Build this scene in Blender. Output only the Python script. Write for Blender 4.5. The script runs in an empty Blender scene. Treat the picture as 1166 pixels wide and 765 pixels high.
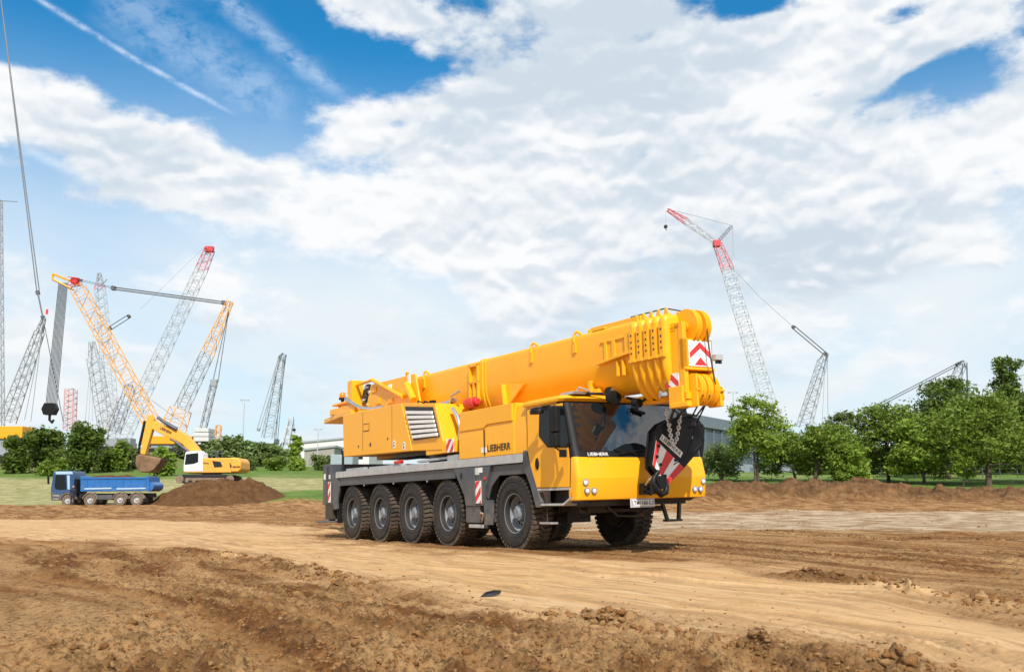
import bpy, bmesh, math, random
import numpy as np
from mathutils import Vector, Matrix, Euler, Quaternion
random.seed(7)
rng = np.random.default_rng(11)
C = bpy.context.scene.collection
PI = math.pi

# ------------------------------------------------------------------ camera
FOC = 1070.0; CXP, CYP, HOR = 583.0, 382.5, 565.0      # measured on the photograph, 1166 px wide
CAM = Vector((0, 0, 1.1))
PIT = math.atan((HOR - CYP) / FOC)
def ray(px, py):
    a, b = px - CXP, py - CYP
    c, s = math.cos(PIT), math.sin(PIT)
    return Vector((a, FOC * c + b * s, FOC * s - b * c))
def at(px, py, Y):                                     # point at world distance Y
    r = ray(px, py); return CAM + r * (Y / r.y)
def flat(px, py, z=0.0):                               # point on the level z
    r = ray(px, py); return CAM + r * ((z - CAM.z) / r.z)
# mobile crane frame (X forward, Y towards its left side, Z up)
TO = Vector((1.23922, 18.92434, 0.12032))
TR = Matrix(((0.5178582, 0.8550996, -0.02505114), (-0.85535283, 0.51804466, 0.00112954), (0.01394348, 0.02084262, 0.99968553)))
TRI = TR.transposed()
def bk(px, py, axis, val):
    rl = TRI @ ray(px, py); ol = TRI @ (CAM - TO)
    return ol + rl * ((val - ol[axis]) / rl[axis])
def S(px, py, Y=-1.4):
    p = bk(px, py, 1, Y); return (p.x, p.z)
def F(px, py, X):
    p = bk(px, py, 0, X); return (p.y, p.z)

# ------------------------------------------------------------------ materials
def sock(n, *names):
    for k in names:
        if k in n.inputs: return n.inputs[k]
def mat(name, col, rough=.5, metal=0., var=.06, scale=6., bump=0., bscale=40., coat=0., dust=None, spec=.5, emit=None, streak=0.):
    m = bpy.data.materials.new(name); m.use_nodes = True
    nt = m.node_tree; N = nt.nodes; Lk = nt.links; b = N['Principled BSDF']
    tc = N.new('ShaderNodeTexCoord')
    nz = N.new('ShaderNodeTexNoise'); nz.inputs['Scale'].default_value = scale; nz.inputs['Detail'].default_value = 6
    Lk.new(tc.outputs['Object'], nz.inputs['Vector'])
    mr = N.new('ShaderNodeMapRange'); mr.inputs[1].default_value = .3; mr.inputs[2].default_value = .7
    mr.inputs[3].default_value = 1 - var; mr.inputs[4].default_value = 1 + var
    Lk.new(nz.outputs['Fac'], mr.inputs[0])
    hs = N.new('ShaderNodeVectorMath'); hs.operation = 'SCALE'; hs.inputs[0].default_value = col[:3]
    Lk.new(mr.outputs[0], hs.inputs['Scale'])
    out = hs.outputs[0]
    if dust:
        dc, amount, zlo, zhi = dust
        ge = N.new('ShaderNodeNewGeometry'); sp = N.new('ShaderNodeSeparateXYZ'); Lk.new(ge.outputs['Position'], sp.inputs[0])
        m2 = N.new('ShaderNodeMapRange'); m2.inputs[1].default_value = zhi; m2.inputs[2].default_value = zlo
        m2.inputs[3].default_value = .06; m2.inputs[4].default_value = 1; Lk.new(sp.outputs[2], m2.inputs[0])
        n2 = N.new('ShaderNodeTexNoise'); n2.inputs['Scale'].default_value = 3.5; n2.inputs['Detail'].default_value = 8
        n2.inputs['Roughness'].default_value = .7; Lk.new(ge.outputs['Position'], n2.inputs['Vector'])
        m3 = N.new('ShaderNodeMapRange'); m3.inputs[1].default_value = .35; m3.inputs[2].default_value = .72
        m3.inputs[4].default_value = amount; Lk.new(n2.outputs['Fac'], m3.inputs[0])
        mu = N.new('ShaderNodeMath'); mu.operation = 'MULTIPLY'; Lk.new(m2.outputs[0], mu.inputs[0]); Lk.new(m3.outputs[0], mu.inputs[1])
        mx = N.new('ShaderNodeMix'); mx.data_type = 'RGBA'; Lk.new(mu.outputs[0], mx.inputs[0]); Lk.new(out, mx.inputs[6])
        mx.inputs[7].default_value = (*dc, 1); out = mx.outputs[2]
        mrr = N.new('ShaderNodeMapRange'); mrr.inputs[3].default_value = rough; mrr.inputs[4].default_value = .85
        Lk.new(mu.outputs[0], mrr.inputs[0]); Lk.new(mrr.outputs[0], b.inputs['Roughness'])
    else:
        b.inputs['Roughness'].default_value = rough
    Lk.new(out, b.inputs['Base Color'])
    b.inputs['Metallic'].default_value = metal
    sock(b, 'Specular IOR Level').default_value = spec
    if coat:
        sock(b, 'Coat Weight').default_value = coat; sock(b, 'Coat Roughness').default_value = .12
    if emit:
        sock(b, 'Emission Color').default_value = (*col[:3], 1); sock(b, 'Emission Strength').default_value = emit
    if bump:
        n4 = N.new('ShaderNodeTexNoise'); n4.inputs['Scale'].default_value = bscale; n4.inputs['Detail'].default_value = 5
        Lk.new(tc.outputs['Object'], n4.inputs['Vector'])
        bp = N.new('ShaderNodeBump'); bp.inputs['Strength'].default_value = bump; bp.inputs['Distance'].default_value = .02
        Lk.new(n4.outputs['Fac'], bp.inputs['Height']); Lk.new(bp.outputs[0], b.inputs['Normal'])
    return m
DUST = (.36, .25, .15)
M = {}
M['yellow'] = mat('crane_yellow', (.90, .42, .012), .36, spec=.3, var=.03, scale=1.2, coat=.12, dust=(DUST, .07, .9, 2.4), bump=.03, bscale=3)
M['yellow2'] = mat('boom_yellow', (.90, .42, .012), .40, spec=.3, var=.05, scale=2.0, coat=.12, bump=.04, bscale=4)
M['grey'] = mat('chassis_grey', (.055, .068, .085), .42, var=.12, scale=3, dust=(DUST, .45, .4, 2.0))
M['grey_l'] = mat('aluminium_edge', (.50, .51, .52), .4, .35, var=.12, scale=5, dust=(DUST, .3, .5, 2.2))
M['rimgrey'] = mat('rim_grey', (.20, .23, .265), .6, .0, spec=.25, var=.12, scale=8, dust=(DUST, .35, .1, 1.6))
M['black'] = mat('black_steel', (.012, .012, .013), .45, var=.3, scale=5, dust=(DUST, .25, .2, 1.4))
M['hookblack'] = mat('hook_black', (.006, .006, .007), .45, var=.3, scale=5, spec=.3)
M['plastic'] = mat('black_plastic', (.008, .008, .009), .55, var=.2, spec=.25)
M['tyre'] = mat('tyre_rubber', (.014, .014, .015), .72, var=.3, scale=9, bump=.15, bscale=30, dust=(DUST, .13, .0, 1.5))
M['tread'] = mat('tread_rubber', (.018, .017, .016), .85, var=.3, scale=9, dust=(DUST, .62, .0, 2.0))
M['glass'] = mat('dark_glass', (.012, .016, .018), .03, var=.2, spec=.6)
def glass_mat(name, ior, rough=.02):
    m = mat(name, (.010, .014, .016), rough, var=.1); m.node_tree.nodes['Principled BSDF'].inputs['IOR'].default_value = ior; return m
M['screen'] = glass_mat('windscreen_glass', 2.1, .015); M['glass'] = glass_mat('side_glass', 1.28)
M['white'] = mat('white_paint', (.78, .78, .77), .45, var=.05)
M['red'] = mat('signal_red', (.62, .03, .03), .4, var=.08)
M['silver'] = mat('silver', (.55, .56, .57), .3, .8, var=.1)
M['chain'] = mat('galvanised_chain', (.62, .62, .62), .4, .1, var=.15)
M['lens'] = mat('lamp_lens', (.75, .76, .78), .08, .3, var=.15, scale=30)
M['orange'] = mat('orange_lens', (.8, .22, .02), .2, var=.1)
M['text_black'] = mat('black_lettering', (.012, .012, .012), .5, var=.02)
M['rope'] = mat('wire_rope', (.05, .05, .055), .5, .5, var=.2)
M['lat_grey'] = mat('lattice_grey', (.30, .32, .34), .5, .1, var=.12)  # lattice greys lightened in the colour in place of distance haze
M['lat_dark'] = mat('pendant_grey', (.10, .11, .12), .5, .2, var=.12)
M['lat_red'] = mat('lattice_red', (.55, .05, .06), .5, var=.08)
M['lat_yellow'] = mat('lattice_yellow', (.80, .34, .010), .45, var=.06)
M['exc_yellow'] = mat('excavator_yellow', (.80, .38, .04), .42, var=.06, dust=(DUST, .4, 2.2, 6))
M['blue_dark'] = mat('truck_cab_blue', (.010, .06, .17), .35, var=.1, scale=2, coat=.3, dust=(DUST, .3, .2, 2.6))
M['blue'] = mat('truck_blue', (.008, .13, .40), .35, var=.12, scale=2, coat=.3, dust=(DUST, .35, .2, 2.6))
M['skin'] = mat('skin', (.5, .28, .2), .55, var=.05)
M['cloth'] = mat('dark_clothes', (.012, .016, .035), .85, var=.2)
M['soil'] = None

# ------------------------------------------------------------------ mesh helper
class MB:
    def __init__(s): s.v = []; s.f = []; s.m = []; s.cur = 0
    def add(s, vs, fs):
        o = len(s.v); s.v += [tuple(v) for v in vs]; s.f += [tuple(i + o for i in f) for f in fs]; s.m += [s.cur] * len(fs); return s
    def mat(s, k): s.cur = k; return s
    def box(s, x0, x1, y0, y1, z0, z1):
        vs = [(x, y, z) for z in (z0, z1) for y in (y0, y1) for x in (x0, x1)]
        return s.add(vs, [(0, 2, 3, 1), (4, 5, 7, 6), (0, 1, 5, 4), (2, 6, 7, 3), (0, 4, 6, 2), (1, 3, 7, 5)])
    def obox(s, c, ax, ay, az):                       # oriented box: half vectors
        c, ax, ay, az = map(Vector, (c, ax, ay, az))
        vs = [c + ax * i + ay * j + az * k for k in (-1, 1) for j in (-1, 1) for i in (-1, 1)]
        return s.add(vs, [(0, 2, 3, 1), (4, 5, 7, 6), (0, 1, 5, 4), (2, 6, 7, 3), (0, 4, 6, 2), (1, 3, 7, 5)])
    def prismY(s, pts, y0, y1):                       # pts (x,z) extruded along Y
        n = len(pts); vs = [(x, y0, z) for x, z in pts] + [(x, y1, z) for x, z in pts]
        return s.add(vs, [tuple(range(n))[::-1] if 0 else tuple(range(n)), tuple(range(2 * n - 1, n - 1, -1))] + [(i, i + n, (i + 1) % n + n, (i + 1) % n) for i in range(n)])
    def prismX(s, pts, x0, x1):                       # pts (y,z)
        n = len(pts); vs = [(x0, y, z) for y, z in pts] + [(x1, y, z) for y, z in pts]
        return s.add(vs, [tuple(range(n)), tuple(range(2 * n - 1, n - 1, -1))] + [(i, i + n, (i + 1) % n + n, (i + 1) % n) for i in range(n)])
    def prismZ(s, pts, z0, z1):
        n = len(pts); vs = [(x, y, z0) for x, y in pts] + [(x, y, z1) for x, y in pts]
        return s.add(vs, [tuple(range(n)), tuple(range(2 * n - 1, n - 1, -1))] + [(i, i + n, (i + 1) % n + n, (i + 1) % n) for i in range(n)])
    def cyl(s, a, b, r, n=12, r2=None, caps=True):
        a, b = Vector(a), Vector(b); r2 = r if r2 is None else r2
        d = (b - a).normalized(); u = d.orthogonal().normalized(); w = d.cross(u)
        vs = [a + (u * math.cos(2 * PI * i / n) + w * math.sin(2 * PI * i / n)) * r for i in range(n)]
        vs += [b + (u * math.cos(2 * PI * i / n) + w * math.sin(2 * PI * i / n)) * r2 for i in range(n)]
        fs = [(i, (i + 1) % n, (i + 1) % n + n, i + n) for i in range(n)]
        if caps: fs += [tuple(range(n - 1, -1, -1)), tuple(range(n, 2 * n))]
        return s.add(vs, fs)
    def tube(s, pts, r, n=8, closed=False):
        pts = [Vector(p) for p in pts]; k = len(pts); rings = []
        rr = r if isinstance(r, (list, tuple)) else [r] * k
        u = None
        for i, p in enumerate(pts):
            a = pts[i - 1] if i > 0 or closed else p; b = pts[(i + 1) % k] if i < k - 1 or closed else p
            d = (b - a).normalized()
            u = d.orthogonal().normalized() if u is None else (u - d * u.dot(d)).normalized()
            w = d.cross(u); rings.append([p + (u * math.cos(2 * PI * j / n) + w * math.sin(2 * PI * j / n)) * rr[i] for j in range(n)])
        vs = [v for rg in rings for v in rg]; fs = []
        for i in range(k if closed else k - 1):
            o, q = i * n, ((i + 1) % k) * n
            fs += [(o + j, o + (j + 1) % n, q + (j + 1) % n, q + j) for j in range(n)]
        if not closed: fs += [tuple(range(n - 1, -1, -1)), tuple(range((k - 1) * n, k * n))]
        return s.add(vs, fs)
    def loft(s, rings, caps=True):
        n = len(rings[0]); vs = [v for r in rings for v in r]; fs = []
        for i in range(len(rings) - 1):
            o, q = i * n, (i + 1) * n
            fs += [(o + j, o + (j + 1) % n, q + (j + 1) % n, q + j) for j in range(n)]
        if caps: fs += [tuple(range(n - 1, -1, -1)), tuple(range((len(rings) - 1) * n, len(rings) * n))]
        return s.add(vs, fs)
    def latheY(s, prof, c=(0, 0, 0), n=48, caps=True):           # prof (r, y) revolved round a Y axis through c
        rings = []
        for r, y in prof:
            rings.append([(c[0] + r * math.cos(2 * PI * i / n), c[1] + y, c[2] + r * math.sin(2 * PI * i / n)) for i in range(n)])
        return s.loft(rings, caps=caps)
    def build(s, name, mats, parent=None, bevel=0., smooth=35, seg=2, loc=None):
        me = bpy.data.meshes.new(name); me.from_pydata(s.v, [], s.f)
        if not isinstance(mats, (list, tuple)): mats = [mats]
        for m in mats: me.materials.append(m)
        if len(mats) > 1: me.polygons.foreach_set('material_index', s.m)
        bm = bmesh.new(); bm.from_mesh(me); bmesh.ops.recalc_face_normals(bm, faces=bm.faces); bm.to_mesh(me); bm.free()
        if smooth:
            me.polygons.foreach_set('use_smooth', [True] * len(me.polygons)); me.set_sharp_from_angle(angle=math.radians(smooth))
        o = bpy.data.objects.new(name, me); C.objects.link(o)
        if parent: o.parent = parent
        if loc: o.location = loc
        if bevel:
            b = o.modifiers.new('bevel', 'BEVEL'); b.width = bevel; b.segments = seg; b.limit_method = 'ANGLE'; b.angle_limit = math.radians(30); b.harden_normals = True
        return o
def np_mesh(name, V, Fq, mats, parent=None, smooth=False, attrs=None):
    me = bpy.data.meshes.new(name); k = Fq.shape[1]
    me.vertices.add(len(V)); me.vertices.foreach_set('co', np.ascontiguousarray(V, dtype=np.float32).ravel())
    me.loops.add(Fq.size); me.loops.foreach_set('vertex_index', np.ascontiguousarray(Fq, dtype=np.int32).ravel())
    me.polygons.add(len(Fq)); me.polygons.foreach_set('loop_start', np.arange(0, Fq.size, k, dtype=np.int32))
    me.update(calc_edges=True)
    if smooth: me.polygons.foreach_set('use_smooth', np.ones(len(Fq), dtype=bool))
    for nm, a in (attrs or {}).items():
        at_ = me.attributes.new(nm, 'FLOAT', 'POINT'); at_.data.foreach_set('value', np.ascontiguousarray(a, dtype=np.float32))
    for m in (mats if isinstance(mats, (list, tuple)) else [mats]): me.materials.append(m)
    o = bpy.data.objects.new(name, me); C.objects.link(o)
    if parent: o.parent = parent
    return o
def empty(name, loc=(0, 0, 0), rot=(0, 0, 0), label=None, cat=None, group=None):
    o = bpy.data.objects.new(name, None); C.objects.link(o); o.location = loc; o.rotation_euler = rot
    o.empty_display_size = .3
    return tag(o, label, cat, group)
def tag(o, label=None, cat=None, group=None, kind=None):
    for k, v in (('label', label), ('category', cat), ('group', group), ('kind', kind)):
        if v: o[k] = v
    return o
def text(body, height, mat_, parent, origin, udir, vdir, width=None, bold=.012, name='lettering', depth=.004):
    cu = bpy.data.curves.new('tmp', 'FONT'); cu.body = body; cu.size = 1; cu.offset = bold; cu.resolution_u = 3
    to = bpy.data.objects.new('tmp', cu); C.objects.link(to)
    bpy.context.view_layer.update()
    me = bpy.data.meshes.new_from_object(to); bpy.data.objects.remove(to)
    co = np.zeros(len(me.vertices) * 3); me.vertices.foreach_get('co', co); co = co.reshape(-1, 3)
    mn, mx = co.min(0), co.max(0); sx = height / (mx[1] - mn[1]); sw = sx if not width else width / (mx[0] - mn[0])
    u, v = Vector(udir).normalized(), Vector(vdir).normalized(); w = u.cross(v)
    P = [Vector(origin) + u * ((c[0] - mn[0]) * sw) + v * ((c[1] - mn[1]) * sx) + w * depth for c in co]
    for i, p in enumerate(P): me.vertices[i].co = p
    me.materials.clear(); me.materials.append(mat_); me.name = name
    o = bpy.data.objects.new(name, me); C.objects.link(o); o.parent = parent
    return o
def sstep(a, b, x): t = np.clip((x - a) / (b - a), 0, 1); return t * t * (3 - 2 * t)

# ------------------------------------------------------------------ noise for terrain
def vnoise(x, y, seed=0):
    xi = np.floor(x).astype(np.int64); yi = np.floor(y).astype(np.int64); fx = x - xi; fy = y - yi
    fx = fx * fx * fx * (fx * (fx * 6 - 15) + 10); fy = fy * fy * fy * (fy * (fy * 6 - 15) + 10)
    def h(a, b):
        n = (a * 374761393 + b * 668265263 + seed * 974634777) & 0xffffffff
        n = ((n ^ (n >> 13)) * 1274126177) & 0xffffffff
        n = (n ^ (n >> 16)) & 0xffffffff
        return n.astype(np.float64) / 4294967295.0
    a, b, c, d = h(xi, yi), h(xi + 1, yi), h(xi, yi + 1), h(xi + 1, yi + 1)
    return ((a * (1 - fx) + b * fx) * (1 - fy) + (c * (1 - fx) + d * fx) * fy) * 2 - 1
def fbm(x, y, f, o, seed=0, g=.5, res=None):
    s = np.zeros_like(x); a = 1.
    for i in range(o):
        ca, sa = math.cos(i * 1.1 + .3), math.sin(i * 1.1 + .3)
        w = 1. if res is None else np.clip(1.6 - 2.6 * f * res, 0, 1)
        s += a * w * vnoise((x * ca - y * sa) * f + 17.3 * i, (x * sa + y * ca) * f - 9.1 * i, seed + i); f *= 2.03; a *= g
    return s
def sdf_poly(x, y, P):                                 # signed distance, negative inside
    d = np.full(x.shape, 1e9); ins = np.zeros(x.shape, bool); n = len(P)
    for i in range(n):
        ax, ay = P[i]; bx, by = P[(i + 1) % n]; ex, ey = bx - ax, by - ay
        t = np.clip(((x - ax) * ex + (y - ay) * ey) / (ex * ex + ey * ey + 1e-9), 0, 1)
        d = np.minimum(d, np.hypot(x - ax - t * ex, y - ay - t * ey))
        c = ((ay > y) != (by > y)) & (x < (bx - ax) * (y - ay) / (by - ay + 1e-12) + ax); ins ^= c
    return np.where(ins, -d, d)
def dline(x, y, P):                                    # signed lateral distance to a polyline, and length along it
    d = np.full(x.shape, 1e9); sg = np.zeros(x.shape); al = np.zeros(x.shape); acc = 0
    for i in range(len(P) - 1):
        ax, ay = P[i]; bx, by = P[i + 1]; ex, ey = bx - ax, by - ay; L = math.hypot(ex, ey)
        t = ((x - ax) * ex + (y - ay) * ey) / (L * L)
        tc = np.clip(t, -9 if i == 0 else 0, 9 if i == len(P) - 2 else 1)
        q = np.hypot(x - ax - tc * ex, y - ay - tc * ey); k = q < d
        d = np.where(k, q, d); sg = np.where(k, np.sign(ex * (y - ay) - ey * (x - ax)), sg); al = np.where(k, acc + tc * L, al); acc += L
    return d * sg, al
def G(pts):                                            # ground points, allowing for the slow rise of the site
    o = []
    for a, b in pts:
        z = 0.
        for _ in range(12):
            p = flat(a, b, min(z, .95)); y = min(p.y, 62.); t = float(sstep(-.20, .14, p.x / max(p.y, 1)))
            z = .5 * z + .5 * ((1 - t) * float(np.interp(y, [0, 20, 40, 70], [0, 0, .12, .28])) + t * float(np.interp(y, [0, 20, 40, 58, 64], [0, .02, .2, .75, .95])))
        o.append((p.x, min(p.y, 75.)))
    return o
# vehicle track that sweeps across the site, its centre line and the pale strip on the right
TRACK = G([(-160, 590), (0, 591), (100, 592), (250, 594), (350, 600), (395, 616), (560, 636), (700, 643), (850, 652), (1000, 668), (1166, 697), (1500, 760),
           (1500, 900), (1120, 800), (990, 768), (850, 742), (720, 715), (600, 698), (500, 690), (420, 668), (340, 641), (210, 624), (90, 614), (0, 612), (-160, 612)])
CENT = G([(1500, 850), (1100, 738), (850, 695), (600, 664), (400, 640), (250, 615), (100, 603), (-100, 600)])
PALE = G([(735, 582), (900, 580), (1166, 582), (1400, 585), (1400, 612), (1166, 606), (1000, 603), (850, 602), (735, 605), (640, 600), (640, 586)])
LOWE = G([(1040, 778), (985, 766), (880, 748), (800, 731), (720, 716), (640, 703), (580, 698)])        # windrow beside the track
LOWE2 = G([(395, 668), (350, 650), (320, 642), (270, 634), (190, 629)])
UPE = G([(1400, 735), (1166, 692), (1050, 676), (980, 664), (880, 655)])

def base_z(x, y):
    yy = np.maximum(y, 1.); q = x / yy; t = sstep(-.20, .14, q)
    zl = np.interp(y, [0, 20, 40, 70, 82, 92, 105, 130, 165, 190, 260, 600], [0, 0, .12, .28, .36, 1.1, 1.9, 3.5, 5.5, 7.0, 8.5, 12])
    zr = np.interp(y, [0, 20, 40, 58, 64, 80, 115, 160, 600], [0, .02, .2, .62, .78, 1.9, 4.0, 5.0, 12])
    z = zl * (1 - t) + zr * t
    amp = sstep(-.03, .12, q) * (.98 - .45 * sstep(.36, .44, q) + .22 * vnoise(x * .12, y * 0 + 3.3, 5))
    z = z + amp * np.exp(-((y - 66 - .8 * vnoise(x * .1, x * 0, 9)) / 3.2) ** 2)
    # low bank behind the bushes on the left
    z = z + 3.2 * sstep(160, 186, y) * (1 - sstep(-.40, -.30, q))
    # banked soil left of the crane
    z = z + .5 * np.exp(-((y - 84) / 6.) ** 2 - ((q + .23) / .05) ** 2)
    dx, dy = x - TO.x, y - TO.y
    lx = dx * TR[0][0] + dy * TR[1][0]; ly = dx * TR[0][1] + dy * TR[1][1]
    zp = TO.z + .01394 * lx + .02084 * ly
    w = np.exp(-(np.abs(lx + 4) / 9.5) ** 4 - (np.abs(ly) / 4.5) ** 4)
    return z * (1 - w) + zp * w, w
def terrain(x, y, res=None, full=False):
    if res is None: res = np.zeros_like(x)
    z, wc = base_z(x, y)
    wx = x + .6 * fbm(x, y, .5, 3, 40); wy = y + .6 * fbm(x, y, .5, 3, 41)
    sd = sdf_poly(wx, wy, TRACK); tr = sstep(1.0, -.95, sd + .75 * fbm(x, y, .9, 4, 42))
    sp = sdf_poly(wx, wy, PALE); pale = sstep(1., -1., sp + 1.2 * fbm(x, y * 2.5, .35, 4, 43))
    ct, al = dline(wx * .3 + x * .7, wy * .3 + y * .7, CENT)
    r = np.hypot(x, y); ff = sstep(34, 50, r); ct = ct * (1 - ff) + (x * .8 + y * .6) * ff; al = al * (1 - ff) + (y * .8 - x * .6) * 4 * ff
    # rough churned soil: rounded lumps over broader heaves
    far = np.clip(r / 30, .35, 1.9)
    patch = sstep(-.35, .45, fbm(ct * .55, al * .13, .8, 3, 50) + .25 * fbm(x, y, .9, 2, 51))
    clod = 1 - np.abs(fbm(x, y, 5.2, 4, 60, .55, res)); clod = np.clip(clod, 0, 1) ** 2
    crumb = np.abs(fbm(x, y, 8.5, 4, 62, .66, res)); fine = fbm(x, y, 23., 3, 66, .7, res)
    rough = .045 * fbm(x, y, .55, 3, 61) + .062 * (.12 + .88 * patch) * (clod - .5) + (.02 + .055 * patch) * (crumb - .35) + (.004 + .010 * patch) * fine + .04 * (fbm(ct, al * .16, 1.7, 4, 63, .55, res)) * (1 - ff)
    rough *= np.clip(far, .8, 1.7)
    smooth = .024 * fbm(ct, al * .08, 1.4, 4, 64, .5, res) + .010 * fbm(ct * 1, al * .25, 6., 2, 65, .5, res) + .006 * fine + .02 * fbm(x, y, .4, 2, 67) + .022 * sstep(.1, .7, fbm(x, y, 1.1, 3, 70)) * (crumb + .2)
    # wheel ruts with the print of the treads along the track
    rut = np.zeros_like(x); wob = .12 * vnoise(al * .22, al * 0, 44)
    for c_, k_ in ((-1.55, 1.), (-.15, .9), (.55, .6), (1.75, .8), (2.45, .5), (-2.3, .6), (3.7, .9), (4.6, .8), (6.1, .8), (7.0, .9), (-3.7, .8), (-4.6, .9), (-6.2, .8), (-7.1, .8), (8.6, .7), (9.4, .7)):
        e = ct - c_ - wob - .08 * vnoise(al * .5 + c_, al * 0, 46); m_ = np.exp(-(e / .17) ** 4); sh_ = np.exp(-((np.abs(e) - .24) / .06) ** 2)
        on = k_ * sstep(-.6, .0, vnoise(al * .16 + c_ * 3.3, al * 0, 45)) * (r < 34)
        lug = .5 + .5 * np.sin((al + np.abs(e) * .55) * 2 * PI / .115) * np.clip((26 - r) / 10, 0, 1)
        rut = rut + on * (-.034 * m_ * (.5 + .5 * lug) + .020 * sh_)
    smooth = smooth + rut
    rough = rough * (1 - .55 * np.clip(-rut * 40, 0, 1)) + rut * 1.25
    field = .05 * fbm(x, y, .6, 4, 68, .6, res)
    q = x / np.maximum(y, 1.)
    lim = 82 + 1.5 * vnoise(x * .2, y * .2, 3) - 14 * sstep(.1, .2, q)
    grass = sstep(0, 2.5, y - lim - 3 * fbm(x, y, .15, 3, 69) - np.where(q > .15, 3., 0.))
    soft = np.clip(tr + pale * .7, 0, 1); soft = np.maximum(soft, wc * .7)
    d = rough * (1 - soft) + smooth * soft
    d = d * (1 - grass) + field * grass
    # windrows of spilled soil
    win = 0
    for P_, h_, w_ in ((LOWE, .11, .16), (LOWE2, .11, .3), (UPE, .11, .34)):
        e, a2 = dline(x, y, P_); L = sum(math.dist(P_[i], P_[i + 1]) for i in range(len(P_) - 1))
        g = np.exp(-((e + .12 * fbm(x, y, 2., 2, 71)) / w_) ** 2) * sstep(-.6, .5, a2) * sstep(.4, -.8, a2 - L)
        win = np.maximum(win, g * np.clip(.65 + .8 * fbm(x, y, 2.2, 3, 72, .6, res), 0, 1.4) * h_ / .13)
    d = d + win * .13 * (.30 + .70 * clod) + win * .03 * fbm(x, y, 16., 3, 73, .6, res)
    # berm lumps
    bz = np.exp(-((y - 66) / 4.2) ** 2) * sstep(-.03, .12, q)
    d = d + bz * (.26 * fbm(x, y, .9, 5, 74, .66))
    if full: return z + d, dict(rut=np.clip(-rut * 40, 0, 1), track=np.clip(tr, 0, 1), pale=pale, grass=grass, patch=patch, win=np.clip(win, 0, 1), ct=ct, al=al, berm_mask=bz)
    return z + d
def gz(x, y): return float(base_z(np.array([float(x)]), np.array([float(y)]))[0][0])
def gzf(x, y): return float(terrain(np.array([float(x)]), np.array([float(y)]))[0])

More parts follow.
